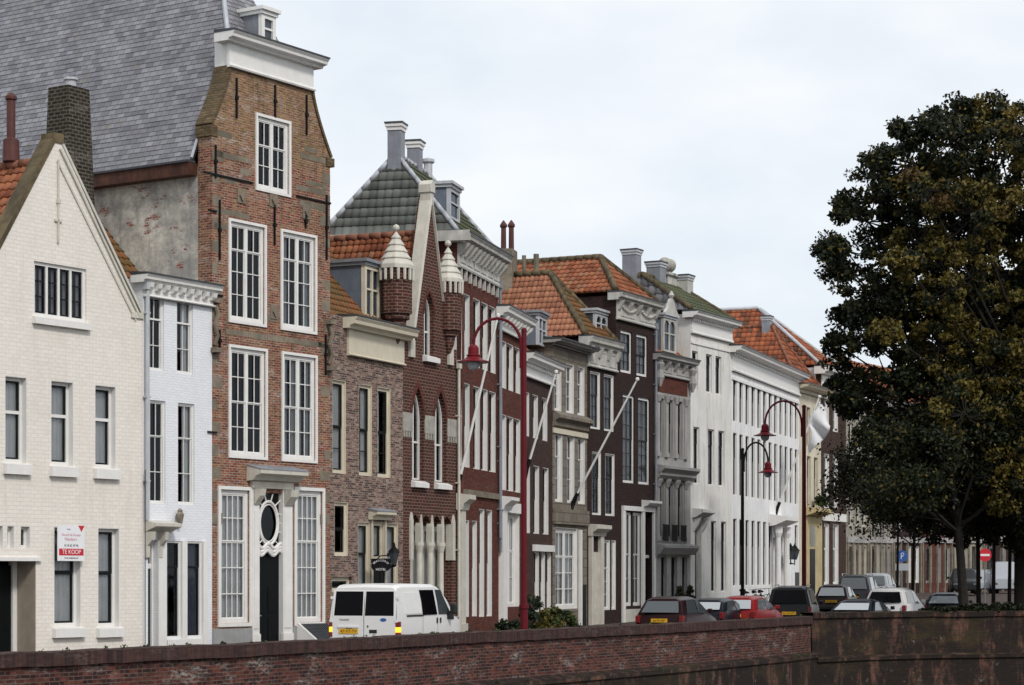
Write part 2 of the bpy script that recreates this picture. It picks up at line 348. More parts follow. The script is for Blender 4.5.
class House:
    def __init__(s, name, label, P0, xr, slope, cat='house', group=None):
        s.P0 = Vector((P0[0], P0[1])); u = (xr-CX)/F
        t = (u*s.P0.y-s.P0.x)/(slope-u); s.P1 = Vector((s.P0.x+t*slope, s.P0.y+t)); s.W = (s.P1-s.P0).length
        s.d = (s.P1-s.P0)/s.W; s.nb = Vector((-s.d.y, s.d.x)); s.rz = math.atan2(s.d.y, s.d.x)
        s.e = empty(name, (s.P0.x, s.P0.y, 0), s.rz, label, cat, group); s.holes = []; s.xr = xr
        print('HOUSE %-26s W %.2f  Y %.1f..%.1f' % (name, s.W, s.P0.y, s.P1.y))
    def u(s, px, off=0):
        r = (px-CX)/F; bx = s.P0.x+off*s.nb.x; by = s.P0.y+off*s.nb.y
        return (r*by-bx)/(s.d.x-r*s.d.y)
    def Y(s, px, off=0): return s.P0.y+off*s.nb.y+s.u(px, off)*s.d.y
    def z(s, py, px, off=0): return HC+(YH-py)*s.Y(px, off)/F
    def side(s, px, u=0):                           # depth behind the facade on the side plane at u, for an image column
        r = (px-CX)/F; b = s.P0+s.d*u
        return (r*b.y-b.x)/(s.nb.x-r*s.nb.y)
    def sz(s, py, px, u=0): return HC+(YH-py)*(s.P0.y+s.d.y*u+s.nb.y*s.side(px, u))/F
    def sp(s, px, py, u=0): return (u, s.side(px, u), s.sz(py, px, u))
    def world(s, x, y, z): return Vector((s.P0.x+s.d.x*x+s.nb.x*y, s.P0.y+s.d.y*x+s.nb.y*y, z))
    # --- wall with real openings
    def wall(s, mat, outline=None, top=None, D=8, t=.35, body=True, zb=None, bodymat=None, roofmat='dark_lead', back=None):
        flat = outline is None
        if flat: outline = [(0, -.4), (s.W, -.4), (s.W, top), (0, top)]
        mb = MB(); loops = [outline]+[h[0] for h in s.holes]
        flatpts = [p for l in loops for p in l]
        for tri in tessellate_polygon([[Vector((u, z, 0)) for u, z in l] for l in loops]):
            a, b, c = [flatpts[i] for i in tri]
            cr = (b[0]-a[0])*(c[1]-a[1])-(b[1]-a[1])*(c[0]-a[0])
            if abs(cr) < 1e-7: continue
            if cr < 0: b, c = c, b
            mb.poly([(q[0], 0, q[1]) for q in (a, b, c)])
        def rim(l, d, inv):
            ar = sum(l[i][0]*l[(i+1) % len(l)][1]-l[(i+1) % len(l)][0]*l[i][1] for i in range(len(l)))
            if (ar > 0) == inv: l = l[::-1]
            for i in range(len(l)):
                p, q = l[i], l[(i+1) % len(l)]
                mb.poly([(q[0], 0, q[1]), (p[0], 0, p[1]), (p[0], d, p[1]), (q[0], d, q[1])], 0)
        for h in s.holes: rim(h[0], h[1], True)
        rim(outline, D if flat else t, False)
        W = s.W; zb = zb or (top if flat else max(z for u, z in outline)-.1)
        if body and not flat:
            bm_ = 2
            mb.poly([(.01,t,-.4),(.01,D,-.4),(.01,D,zb),(.01,t,zb)][::-1], bm_); mb.poly([(W-.01,t,-.4),(W-.01,D,-.4),(W-.01,D,zb),(W-.01,t,zb)], bm_)
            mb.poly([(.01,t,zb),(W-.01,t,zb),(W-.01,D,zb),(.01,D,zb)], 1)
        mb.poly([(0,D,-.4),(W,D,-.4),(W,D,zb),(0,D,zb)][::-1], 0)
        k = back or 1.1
        mb.poly([(.03,k,-.3),(W-.03,k,-.3),(W-.03,k,zb-.05),(.03,k,zb-.05)], 1)  # near-black sheet stands in for the darkness of the unlit rooms
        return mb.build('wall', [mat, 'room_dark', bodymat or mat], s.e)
    def hole(s, pts, r=.3): s.holes.append((pts, r))
    # --- window: frame > sash, pane, curtain, sill
    def win(s, u0, u1, z0, z1, rec=.1, fw=.085, fmat='white_paint', smat='dark_sash', mull=(), rails=(.5,), bars=(), cols=1, sill=None, sillmat=None, curtain='full', cmat='net_curtain', sw=.05, bw=.026, cas=0, hole=True, name='window', cz=(0, 1), lin=None, trans=()):
        if hole: s.hole([(u0, z0), (u1, z0), (u1, z1), (u0, z1)], max(.2, rec+.12))
        e = .003; mb = MB(); y0, y1 = rec, rec+.11; i0, i1, j0, j1 = u0+fw, u1-fw, z0+fw, z1-fw
        mb.box(u0-e, i0, y0, y1, z0-e, z1+e); mb.box(i1, u1+e, y0, y1, z0-e, z1+e)
        mb.box(i0, i1, y0, y1, z0-e, j0); mb.box(i0, i1, y0, y1, j1, z1+e)
        if cas:                                     # broad board surround, proud of the wall
            c = cas
            mb.box(u0-c, u0-e, -.045, .02, z0-c, z1+c); mb.box(u1+e, u1+c, -.045, .02, z0-c, z1+c)
            mb.box(u0-e, u1+e, -.045, .02, z0-c, z0-e); mb.box(u0-e, u1+e, -.045, .02, z1+e, z1+c)
        if lin and rec > .06:                       # painted reveal boards
            q = .018; mb.box(u0-e, u0+q, .004, y0-.001, z0-e, z1+e); mb.box(u1-q, u1+e, .004, y0-.001, z0-e, z1+e); mb.box(u0+q, u1-q, .004, y0-.001, z1-q, z1+e)
        w = i1-i0; h = j1-j0; bays = []; prev = i0; mw = fw*.85
        for m in mull:
            c = i0+w*m; mb.box(c-mw/2, c+mw/2, y0+.005, y1, j0, j1); bays.append((prev, c-mw/2)); prev = c+mw/2
        for t in trans: zq = j0+h*t; mb.box(i0, i1, y0+.008, y1-.01, zq-fw*.4, zq+fw*.4)
        bays.append((prev, i1)); f = mb.build(name, fmat, s.e)
        sb = MB(); ys0, ys1 = y0+.04, y0+.075
        for a, b in bays:
            zs = [j0]+[j0+h*r for r in rails]+[j1]
            for k in range(len(zs)-1):
                q0, q1 = zs[k], zs[k+1]; off = .0 if k == 0 else -.022
                sb.box(a, a+sw, ys0+off, ys1+off, q0, q1); sb.box(b-sw, b, ys0+off, ys1+off, q0, q1)
                sb.box(a+sw, b-sw, ys0+off, ys1+off, q0, q0+sw); sb.box(a+sw, b-sw, ys0+off, ys1+off, q1-sw, q1)
                for c in range(1, cols):
                    x = a+sw+(b-a-2*sw)*c/cols; sb.box(x-bw/2, x+bw/2, ys0+off+.004, ys1+off-.01, q0+sw, q1-sw)
            for r in bars:
                zz = j0+h*r; sb.box(a+sw, b-sw, ys0-.016, ys1-.014, zz-bw/2, zz+bw/2)
        sb.build('sash', smat, f)
        pb = MB(); yp = y0+.062; pb.poly([(i0, yp, j0), (i1, yp, j0), (i1, yp, j1), (i0, yp, j1)]); pb.build('pane', 'window_glass', f)
        if curtain:
            cb = MB(); yc = y0+.13; rng = random.Random(int(u0*991+z0*77))
            def drape(a, b, z0_, z1_):
                n = max(6, int((b-a)/.028)); ph = rng.random()*6; pts = []
                for k in range(n+1):
                    q = k/n; pts.append((a+(b-a)*q, yc+.02*math.sin(q*(b-a)*34+ph)+.01*math.sin(q*(b-a)*71+ph*2)))
                for k in range(n): cb.poly([(pts[k][0], pts[k][1], z0_), (pts[k+1][0], pts[k+1][1], z0_), (pts[k+1][0], pts[k+1][1], z1_), (pts[k][0], pts[k][1], z1_)])
            za, zb_ = j0+h*cz[0], j0+h*cz[1]
            if curtain == 'full': drape(i0-.03, i1+.03, za, zb_)
            elif curtain == 'sides': g = w*rng.uniform(.2, .32); drape(i0-.03, i0+g, za, zb_); drape(i1-g, i1+.03, za, zb_)
            elif curtain == 'left': drape(i0-.03, i0+w*.5, za, zb_)
            elif curtain == 'right': drape(i0+w*.5, i1+.03, za, zb_)
            elif curtain == 'inner':
                for a, b in bays: drape(a, a+(b-a)*.42, za, zb_); drape(b-(b-a)*.3, b, za, zb_)
            cb.build('curtain', cmat, f, smoothf=True)
        if sill:
            q = MB(); so, sh = sill
            q.extr([(u0-.07, .02, z0-.005), (u0-.07, -so, z0-.04), (u0-.07, -so, z0-sh), (u0-.07, .02, z0-sh)], (u1-u0+.14, 0, 0)); q.build('sill', sillmat or fmat, f)
        return f
    def pw(s, x0, x1, yt, yb, xref=None, **k):      # window given by its edges in the photo, at its real place on the facade plane
        xm = xref or (x0+x1)/2
        return s.win(s.u(x0), s.u(x1), s.z(yb, xm), s.z(yt, xm), **k)
    def row(s, xs, yt, yb, **k):
        xm = (xs[0][0]+xs[0][1])/2; cu = k.pop('curtains', None)
        for i, (a, b) in enumerate(xs):
            if cu: k['curtain'] = cu[i % len(cu)]
            s.pw(a, b, yt, yb, xm, **k)
    def box(s, name, mat, u0, u1, y0, y1, z0, z1, parent=None):
        m = MB(); m.box(u0, u1, y0, y1, z0, z1); return m.build(name, mat, parent or s.e)
    def cornice(s, u0, u1, zt, zb, proj=.5, mat='white_paint', crown=.4, brackets=0, panel=None, topmat='dark_lead', dent=0, arch=.12, fr=.07):
        """architrave, frieze, brackets and a stepped crown with a lead gutter on top"""
        h = zt-zb; c = zb+h*(1-crown); m = MB()
        m.profx([(0.05, zb), (-fr, zb), (-fr, c), (0.05, c)], u0, u1)
        m.profx([(0, zb), (-fr-.05, zb), (-fr-.07, zb+arch*.4), (-fr-.03, zb+arch), (0, zb+arch)], u0-.03, u1+.03)
        k = zt-c
        m.profx([(.3, c+.002), (-proj*.45, c+.002), (-proj*.5, c+k*.25), (-proj*.85, c+k*.38), (-proj*.88, c+k*.66), (-proj, c+k*.9), (-proj, zt), (.3, zt)], u0-proj*.55, u1+proj*.55)
        n = brackets
        if n:
            for i in range(n):
                x = u0+.1+(u1-u0-.2)*i/(n-1)
                m.extr([(x-.07, -fr+.01, c), (x-.07, -proj*.82, c), (x-.07, -proj*.72, c-.12), (x-.07, -fr-.08, c-min(.42, h*.34)), (x-.07, -fr+.01, c-min(.42, h*.34))], (.14, 0, 0))
        if dent:
            w = (u1-u0)/dent
            for i in range(dent): m.box(u0+w*i+w*.2, u0+w*i+w*.7, -fr-.09, -fr+.01, c-.14, c-.003)
        o = m.build('cornice', mat, s.e)
        if panel:
            q = MB(); w = (u1-u0)/panel; za, zc = zb+arch+.06, c-(.14 if not dent else .2)
            for i in range(panel):
                x0, x1 = u0+w*i+w*.14, u0+w*i+w*.86
                q.box(x0, x1, -fr-.025, -fr+.01, za, za+.05); q.box(x0, x1, -fr-.025, -fr+.01, zc-.05, zc); q.box(x0, x0+.05, -fr-.025, -fr+.01, za+.05, zc-.05); q.box(x1-.05, x1, -fr-.025, -fr+.01, za+.05, zc-.05)
            q.build('frieze_panel', mat, o)
        q = MB(); q.profx([(.3, zt+.003), (-proj-.03, zt+.003), (-proj-.03, zt+.045), (.3, zt+.1)], u0-proj*.58, u1+proj*.58); q.build('gutter', topmat, o)
        return o
    def hip(s, u0, u1, d0, d1, ze, zr, mats, hipin=None, hipmat='lead_hip', hipr=.10, over=.15, p=.22, L=.29, back=True, ridge='u', amp=.024, bead=True):
        """hipped roof over a rectangle; ridge along the facade ('u') or running back ('d'); mats: left, front slopes"""
        u0 -= over; u1 += over; hi = hipin
        r = empty_part = None
        A, B, C_, D_ = (u0, d0, ze), (u1, d0, ze), (u1, d1, ze), (u0, d1, ze)
        if ridge == 'u': m = (d0+d1)/2; R0, R1 = (u0+hi, m, zr), (u1-hi, m, zr); faces = [('L', [D_, A, R0]), ('F', [A, B, R1, R0]), ('R', [B, C_, R1]), ('K', [C_, D_, R0, R1])]
        else: m = (u0+u1)/2; R0, R1 = (m, d0+hi, zr), (m, d1, zr); faces = [('L', [D_, A, R0, R1]), ('F', [A, B, R0]), ('R', [B, C_, R1, R0])]
        for k, f in faces:
            mat = mats[0] if k in 'LR' else mats[1]
            if k in 'LF' or True: roof = roof_plane(s.e, 'roof', f, mat, p, L, amp)
        hb = MB()
        for q in ([A, R0], [B, R0 if ridge == 'd' else R1], [R0, R1]) + (([D_, R0], [C_, R1]) if ridge == 'u' else ()):
            a, b = Vector(q[0]), Vector(q[1]); n = max(2, int((b-a).length/.4)); n = n if bead else 1; pts = []
            for i in range(n):
                c0 = a.lerp(b, i/n); c1 = a.lerp(b, (i+.97)/n); hb.path([c0+Vector((0,0,.03)), c1+Vector((0,0,.06))], [hipr, hipr*.88 if bead else hipr], 7)
        hb.build('ridge_tile', hipmat, s.e, smoothf=True)
        return R0, R1
    def downpipe(s, u, z0, z1, mat='lead', r=.05):
        m = MB(); m.path([(u, -.1, z0), (u, -.1, z1)], r, 8)
        m.box(u-r*1.8, u+r*1.8, -.12-r, -.1+r, z1-.02, z1+.25)
        for z in np.arange(z0+1, z1, 2.2): m.box(u-r*1.4, u+r*1.4, -.14, .01, z, z+.05)
        m.build('downpipe', mat, s.e)
    def anchor(s, u, z0, z1, mat='iron'):
        m = MB(); m.box(u-.025, u+.025, -.05, .01, z0, z1); m.box(u-.05, u+.05, -.07, .01, (z0+z1)/2-.05, (z0+z1)/2+.05); return m
def chimney(parent, loc, w, d, h, mat, capmat='white_paint', taper=.0, cap=True, pots=0, potmat='clay_pipe', name='chimney'):
    x, y, z = loc; m = MB(); t = taper
    m.mesh([(x-w/2,y-d/2,z),(x+w/2,y-d/2,z),(x+w/2,y+d/2,z),(x-w/2,y+d/2,z),(x-w/2*(1-t),y-d/2*(1-t),z+h),(x+w/2*(1-t),y-d/2*(1-t),z+h),(x+w/2*(1-t),y+d/2*(1-t),z+h),(x-w/2*(1-t),y+d/2*(1-t),z+h)],
           [(0,3,2,1),(4,5,6,7),(0,1,5,4),(1,2,6,5),(2,3,7,6),(3,0,4,7)])
    o = m.build(name, mat, parent)
    if cap:
        m = MB(); e = .07
        m.box(x-w/2-.03, x+w/2+.03, y-d/2-.03, y+d/2+.03, z+h-.12, z+h+.002); m.box(x-w/2-e, x+w/2+e, y-d/2-e, y+d/2+e, z+h+.002, z+h+.10); m.build('chimney_cap', capmat, o)
        m = MB(); m.box(x-w/2-e-.02, x+w/2+e+.02, y-d/2-e-.02, y+d/2+e+.02, z+h+.102, z+h+.16); m.build('cap_slab', 'dark_lead', o)
    for k in range(pots):
        m = MB(); px = x+(k-(pots-1)/2)*w*.5; m.lathe((px, y, z+h), [(.1, 0), (.09, .9), (.09, 1.0), (.14, 1.02), (.14, 1.12), (.06, 1.25), (.02, 1.3)], 10); m.build('chimney_pot', potmat, o, smoothf=False)
    return o
def dormer(H, u0, u1, y0, depth, z0, z1, cheek='blue_grey_board', front='white_paint', roofm='lead', arched=False, mull=(.5,), flatcap=True):
    m = MB(); m.box(u0, u1, y0+.06, y0+depth, z0, z1); o = m.build('dormer', cheek, H.e)
    m = MB(); m.box(u0-.12, u1+.12, y0-.15, y0+depth, z1+.002, z1+.10); m.box(u0-.07, u1+.07, y0-.08, y0+depth, z1-.1, z1+.0015); m.build('dormer_roof', roofm, o)
    f = MB(); w = .09; a, b, c, d = u0-.02, u1+.02, z0, z1-.101
    f.box(a, a+w*1.4, y0-.03, y0+.1, c, d); f.box(b-w*1.4, b, y0-.03, y0+.1, c, d); f.box(a+w*1.4, b-w*1.4, y0-.03, y0+.1, d-w*1.3, d); f.box(a+w*1.4, b-w*1.4, y0-.03, y0+.1, c, c+w)
    for q in mull: x = a+(b-a)*q; f.box(x-.045, x+.045, y0-.02, y0+.08, c+w, d-w*1.3)
    zz = c+(d-c)*.55; f.box(a+w*1.4, b-w*1.4, y0-.01, y0+.05, zz-.03, zz+.03)
    if arched:
        nn = len(mull)+1; st = (b-a-2*w*1.4)/nn
        for i in range(nn):
            x0 = a+w*1.4+st*i; cx = x0+st/2; top = d-w*1.3; r = st/2
            for sg in (-1, 1):
                pts = [(cx+sg*r, y0-.015, top)]+[(cx+sg*r*math.sin(t), y0-.015, top-r*1.1+r*1.1*math.cos(t)) for t in np.linspace(0, math.pi/2, 6)]
                f.extr(pts, (0, .06, 0))
    f.build('dormer_frame', front, o)
    g = MB(); g.poly([(a+w, y0+.04, c+w), (b-w, y0+.04, c+w), (b-w, y0+.04, d-w), (a+w, y0+.04, d-w)]); g.build('pane', 'window_glass', o)
    return o
# ================================================================== the row of houses
def back_corner(P1, px, sl):
    r = (px-CX)/F; t = (P1.x-r*P1.y)/(sl-r); return Vector((P1.x-t*sl, P1.y-t))
A3 = Vector(((212-CX)/F*60, 60.0))
A2 = back_corner(A3, 143, .62); A1 = back_corner(A2, -24, .655)

# ---------------------------------------------------------------- white gabled house, far left
h = House('gabled_house', 'white painted brick house with a pointed gable and an orange tiled roof', A1, 143, .655); H1 = h
W = h.W; ze = h.z(318, 140); za = h.z(142, 57); ua = h.u(58)
h.pw(34, 86.5, 265, 319, fmat='white_paint', mull=(.25, .5, .75), rails=(), bars=(.36, .68), cols=1, curtain='inner', cmat='grey_curtain', sill=(.13, .2), rec=.06, bw=.03)
h.row([(5, 27), (51, 73.5), (95, 116)], 376.5, 463, rails=(.60,), trans=(.60,), sw=.045, cols=1, curtains=['full', 'full', 'full'], cmat='net_curtain', sill=(.13, .28), rec=.16, fw=.10, lin=1)
h.row([(-15, -8), (-4, 3.5), (7, 14.5), (20.5, 30.5)], 525, 548, rails=(), curtain='none', rec=.14, fw=.085, lin=1)
h.pw(54, 81, 527, 627, rails=(.55,), curtain='full', cmat='net_curtain', sill=(.13, .26), rec=.16, fw=.10, lin=1)
h.pw(98, 119.5, 528, 627, rails=(.55,), curtain='full', cmat='net_curtain', sill=(.13, .26), rec=.16, fw=.10, lin=1)
u0, u1, zd = h.u(-14), h.u(36), h.z(561, 18)
h.hole([(u0, -.3), (u1, -.3), (u1, zd), (u0, zd)], .75)
h.wall('white_painted_brick', [(0, -.4), (W, -.4), (W, ze), (W-.12, ze), (ua+.13, za), (ua-.13, za), (0.0, h.z(318, 140))], D=9, zb=ze-.1, bodymat='white_painted_brick')
d = h.box('door', 'door_green', u0+.12, u1-.16, .70, .76, -.1, zd-.1)
h.box('door_frame', 'white_paint', u1-.16, u1+.003, .64, .78, -.3, zd, d); h.box('door_frame', 'white_paint', u0-.003, u0+.12, .64, .78, -.3, zd, d)
h.box('lintel', 'white_paint', u0-.3, u1+.12, -.09, .05, zd+.0, zd+.09)
h.box('door_recess', 'beige_board', u1-.02, u1+.004, .01, .63, -.3, zd-.001)
# gable coping with its weathered bands
def slope_strip(a, b, mat, y0, y1, th, name='gable_coping', off=0.0):
    a, b = Vector((a[0], 0, a[1])), Vector((b[0], 0, b[1])); t = (b-a).normalized(); n = Vector((-t.z, 0, t.x))
    if n.z < 0: n = -n
    m = MB(); p = [a+n*off, b+n*off, b+n*(off+th), a+n*(off+th)]
    m.extr([q+Vector((0, y0, 0)) for q in p], (0, y1-y0, 0)); return m.build(name, mat, h.e)
slope_strip((ua+.1, za), (W-.02, ze+.05), 'bone_paint', -.03, .42, .07); slope_strip((ua-.1, za), (0, ze), 'mossy_stone', -.03, .42, .12)
h.box('gable_coping', 'mossy_stone', ua-.17, ua+.17, -.035, .425, za-.02, za+.22)
slope_strip((ua+.13, za-.1), (W-.05, ze+.05), 'bone_paint', -.06, 0, .06, 'gable_band', -.13); slope_strip((ua+.13, za-.35), (W-.12, ze+.05), 'bone_paint', -.035, 0, .05, 'gable_band', -.24)
h.box('gable_band', 'bone_paint', W-.46, W-.01, -.05, 0, ze-.02, ze+.13)
m = h.anchor(ua-.02, h.z(243, 58), h.z(160, 58), 'bone_paint'); m.box(ua-.14, ua+.1, -.05, .01, h.z(222, 58), h.z(222, 58)+.06); m.build('wall_anchor', 'bone_paint', h.e)
zr = za-.45
roof_plane(h.e, 'roof', [(-.2, 9, ze-.15), (-.2, .42, ze-.15), (ua, .42, zr), (ua, 9, zr)], 'orange_pantile', .23, .30)
roof_plane(h.e, 'roof', [(W+.1, .42, ze-.15), (W+.1, 9, ze-.15), (ua, 9, zr), (ua, .42, zr)], 'mossy_pantile', .23, .30)
m = MB()
for i in range(20): m.path([(ua, .45+i*.43, zr+.02), (ua, .45+i*.43+.42, zr+.05)], [.13, .115], 8)
m.build('ridge_tile', 'terracotta', h.e, smoothf=True)
x, y, z = h.sp(66, 190, ua+.35)
chimney(h.e, (h.u(69, 2.4), 2.4, h.z(215, 66, 2.4)), 1.0, .95, h.z(88, 66, 2.4)-h.z(215, 66, 2.4), 'chimney_brick', taper=.22, cap=False)
ch = kids(h.e)[-1]
zc = h.z(88, 66, 2.4)
for o in bpy.data.objects:
    if o.name.startswith('chimney') and o.parent == h.e: ch = o
m = MB(); m.lathe((h.u(71, 2.3), 2.3, zc), [(.14, 0), (.14, .2), (.19, .21), (.19, .27), (.05, .30)], 12); m.build('chimney_pot', 'white_lead', ch)
m = MB(); m.lathe((h.u(11, 1.6), 1.6, h.z(142, 11, 1.6)), [(.22, -.5), (.2, .05), (.11, .1), (.11, 1.05), (.15, 1.08), (.15, 1.15), (.05, 1.25)], 12); m.build('vent_pipe', 'clay_pipe', h.e)
m = MB(); m.path([(W-.05, -.12, -.2), (W-.05, -.12, h.z(470, 143))], .012, 6); m.build('wire', 'iron', h.e)
# board for sale
b = empty('sale_sign', h.world(h.u(71, -.14), -.14, h.z(561, 71)), h.rz, 'white for-sale board with a red TE KOOP band on the white gabled house', 'sign')
sw, sh = (h.u(84)-h.u(57.5)), h.z(526, 71)-h.z(561.5, 71)
m = MB(); m.box(-sw/2, sw/2, -.012, .012, 0, sh); m.build('board', 'sign_white', b)
m = MB(); m.box(-sw*.46, sw*.46, -.016, -.0125, sh*.155, sh*.345); m.build('red_band', 'sign_red', b)
m = MB(); m.extr([(sw*.26, -.013, sh*.995), (sw*.5, -.013, sh*.995), (sw*.38, -.013, sh*.82)], (0, -.003, 0)); m.build('triangle_mark', 'sign_red', b)
R90 = (math.pi/2, 0, 0)
text('lettering', 'TE KOOP', sh*.175, 'sign_white', b, (0, -.0175, sh*.25), R90); text('lettering', 'www.makelaars.nl', sh*.075, 'letter_black', b, (0, -.0135, sh*.085), R90)
text('lettering', '0118 62 49 96', sh*.095, 'letter_black', b, (0, -.0135, sh*.43), R90); text('lettering', 'Makelaars', sh*.12, 'sign_pink', b, (-.02, -.0135, sh*.61), R90)
text('lettering', 'Noord de Koster', sh*.105, 'sign_pink', b, (0, -.0135, sh*.73), R90); text('lettering', 'nvm', sh*.08, 'sign_blue', b, (-sw*.1, -.0135, sh*.89), R90)
m = MB(); m.box(-.03, .03, .012, .145, sh*.1, sh*.16); m.box(-.03, .03, .012, .145, sh*.8, sh*.86); m.build('bracket', 'iron', b)

# ---------------------------------------------------------------- narrow white house
h = House('narrow_house', 'narrow bluish white brick house with a flat bracketed cornice', A2, 212, .62); H2 = h
W = h.W; zt = h.z(276, 146)
h.row([(148, 164), (177, 193)], 296, 370.5, rails=(.70,), trans=(.70,), bars=(.33,), sw=.026, bw=.02, cols=2, curtains=['left', 'right'], smat='white_paint', cmat='net_curtain', rec=.05, fw=.055, lin=1)
h.row([(150, 165.5), (178, 194.5)], 400.5, 503.5, rails=(.66,), bars=(.3,), sw=.026, bw=.02, cols=2, smat='white_paint', curtains=['none', 'right'], rec=.05, fw=.055, lin=1)
zg = h.z(639, 180)
h.row([(165.5, 180.5), (186, 201.5)], 541, 638, rails=(.74,), fw=.05, sw=.035, curtains=['left', 'full'], cmat='dark_curtain', rec=.03)
u0, u1 = h.u(148), h.u(157); zd = h.z(540, 152)
h.hole([(u0, -.3), (u1, -.3), (u1, zd), (u0, zd)], .3)
h.wall('bluish_white_brick', top=zt-.05, D=5)
d = h.box('door', 'door_green', u0+.05, u1-.05, .2, .26, -.1, zd-.75); h.box('transom', 'white_paint', u0, u1, .16, .28, zd-.75, zd-.62, d); h.box('fanlight', 'window_glass', u0+.05, u1-.05, .22, .24, zd-.62, zd-.02, d); h.box('door_frame', 'white_paint', u0-.003, u0+.05, .14, .28, -.1, zd, d); h.box('door_frame', 'white_paint', u1-.05, u1+.003, .14, .28, -.1, zd, d)
h.box('shopfront_frame', 'white_paint', u1, h.u(165.5)-.01, -.06, .02, -.1, zd); h.box('shopfront_frame', 'white_paint', h.u(180.5)+.01, h.u(186)-.01, -.06, .02, -.1, zd); h.box('shopfront_frame', 'white_paint', h.u(201.5)+.01, h.u(206), -.06, .02, -.1, zd)
h.box('shopfront_frame', 'white_paint', h.u(166), h.u(201), -.07, .02, h.z(646, 180), zg-.01)
zc = h.z(529, 160)
m = MB(); m.profx([(0, zc-.1), (-.25, zc), (-.42, zc+.06), (-.42, zc+.14), (0, zc+.22)], h.u(144), h.u(170)); m.build('canopy', 'bone_paint', h.e)
for q in (u0-.14, u1+.02):
    m = MB(); m.extr([(q, 0, zc-.08), (q, -.3, zc-.08), (q, -.26, zc-.3), (q, -.1, zc-.45), (q, -.08, zc-.75), (q, 0, zc-.8)], (.12, 0, 0)); m.build('console', 'bone_paint', h.e)
m = MB(); m.lathe((h.u(176), -.14, zc+.3), [(.02, -.2), (.06, -.14), (.09, 0), (.11, .1), (.06, .17), (.08, .2), (.02, .26)], 10); m.build('stone_ornament', 'old_stone', h.e)
h.cornice(0.02, W-.02, zt+.02, h.z(297, 146), proj=.30, mat='white_paint', crown=.36, brackets=9, arch=.06)
h.downpipe(.06, h.z(520, 146), zt-.35, 'white_lead', .06); h.box('dormer_cheek', 'old_stone', -.55, -.15, .9, 1.6, zt-1.15, zt+.35)

# ---------------------------------------------------------------- tall slate-roofed merchant house
h = House('merchant_house', 'tall red brick merchant house with a bell gable, white cornice and steep slate roof', A3, 330, .66); H3 = h
W = h.W; zl = h.z(125, 213); zn = h.z(66, 231); zs = h.z(158, 329); un, um = h.u(231), h.u(311); ztop = h.z(32, 224)
def curve(a, b, k): # concave sweep of the gable edge
    return [(a[0]+(b[0]-a[0])*(1-math.cos(t*math.pi/2))*(1) if k else a[0]+(b[0]-a[0])*t, a[1]+(b[1]-a[1])*math.sin(t*math.pi/2) if k else 0) for t in np.linspace(0, 1, 9)]
lc = [(un-(un-0)*(1-t)**1.35, zl+(zn-zl)*t) for t in np.linspace(0, 1, 9)]
rc = [(um+(W-um)*(1-t)**1.35, zs+(zn-zs)*t) for t in np.linspace(0, 1, 9)]
out = [(0, -.4), (W, -.4)]+rc+lc[::-1]
C = dict(fw=.10, smat='white_paint', cols=2, rec=.03, cas=.08, bw=.024, sw=.032)
h.pw(257, 288.5, 120, 191, mull=(.5,), rails=(.62,), bars=(.31,), curtain='none', **C)
h.row([(230, 264), (282, 314.5)], 224.5, 322, mull=(.5,), rails=(.74,), bars=(.25, .50), curtains=['none', 'sides'], cmat='grey_curtain', **C)
h.row([(230, 265), (283, 315)], 349.5, 456, mull=(.5,), rails=(.5,), bars=(.25, .75), curtains=['none', 'inner'], cmat='grey_curtain', **C)
G = dict(fw=.12, smat='white_paint', cols=4, rec=.05, bw=.028, sw=.04, cas=.10, rails=(.62,), bars=(.2, .41, .81), curtain='full')
h.pw(220, 249, 490, 623, **G); h.pw(296, 322, 491, 622, **G)
u0, u1, zd = h.u(257.5), h.u(282), h.z(493, 270)
h.hole([(u0, -.3), (u1, -.3), (u1, zd), (u0, zd)], .16)
h.wall('gable_brick', out, D=13, t=.5, zb=13.4, bodymat='grey_render')
def to_local(H, p):
    q = Vector((p.x-H.P0.x, p.y-H.P0.y)); return Vector((q.dot(H.d), q.dot(H.nb), p.z))
ra, rb = [to_local(H2, H3.world(*H3.sp(px, py))) for px, py in ((147, 282), (88, 203))]
ra.x -= .05; rb.x -= .05; dx = Vector((-4.5, 0, 0)); roof_plane(H2.e, 'roof', [ra+dx, ra, rb, rb+dx], 'mossy_pantile', .23, .30)
# stone bands, quoins and iron anchors of the front
m = MB(); rng = random.Random(3)
for py, x0, x1 in ((134, 216, 232), (157, 215, 252), (158, 300, 327), (181, 222, 236), (190, 296, 328), (184, 306, 327), (338, 226, 322), (226, 214, 228), (318, 268, 279), (213, 214, 250), (206, 300, 328), (300, 213, 222), (345, 318, 328), (172, 240, 252), (150, 305, 318)):
    z0 = h.z(py, (x0+x1)/2); a, b = h.u(x0), h.u(x1)
    while a < b-.1:
        w = min(b-a, rng.uniform(.35, .8)); h.box('stone_block', 'old_stone', a, a+w-.012, -.006, .02, z0-rng.uniform(.07, .1), z0+rng.uniform(.06, .09)); a += w
for k in range(17):
    z0 = 3.6+k*.62; q = .30 if k % 2 else .48
    if rng.random() < .8: h.box('quoin', 'old_stone', .0, q*rng.uniform(.7, 1), -.006, .02, z0, z0+.3)
    if rng.random() < .6: h.box('quoin', 'old_stone', W-q*rng.uniform(.7, 1), W, -.006, .02, z0+.1, z0+.38)
for px, y0, y1 in ((236, 78, 118), (274.5, 85, 118), (306, 95, 135), (215, 145, 178), (219, 200, 260), (274, 205, 245), (219, 330, 352), (326, 195, 260), (325, 335, 375), (305, 215, 228)):
    h.anchor(h.u(px), h.z(y1, px), h.z(y0, px)).build('wall_anchor', 'iron', h.e)
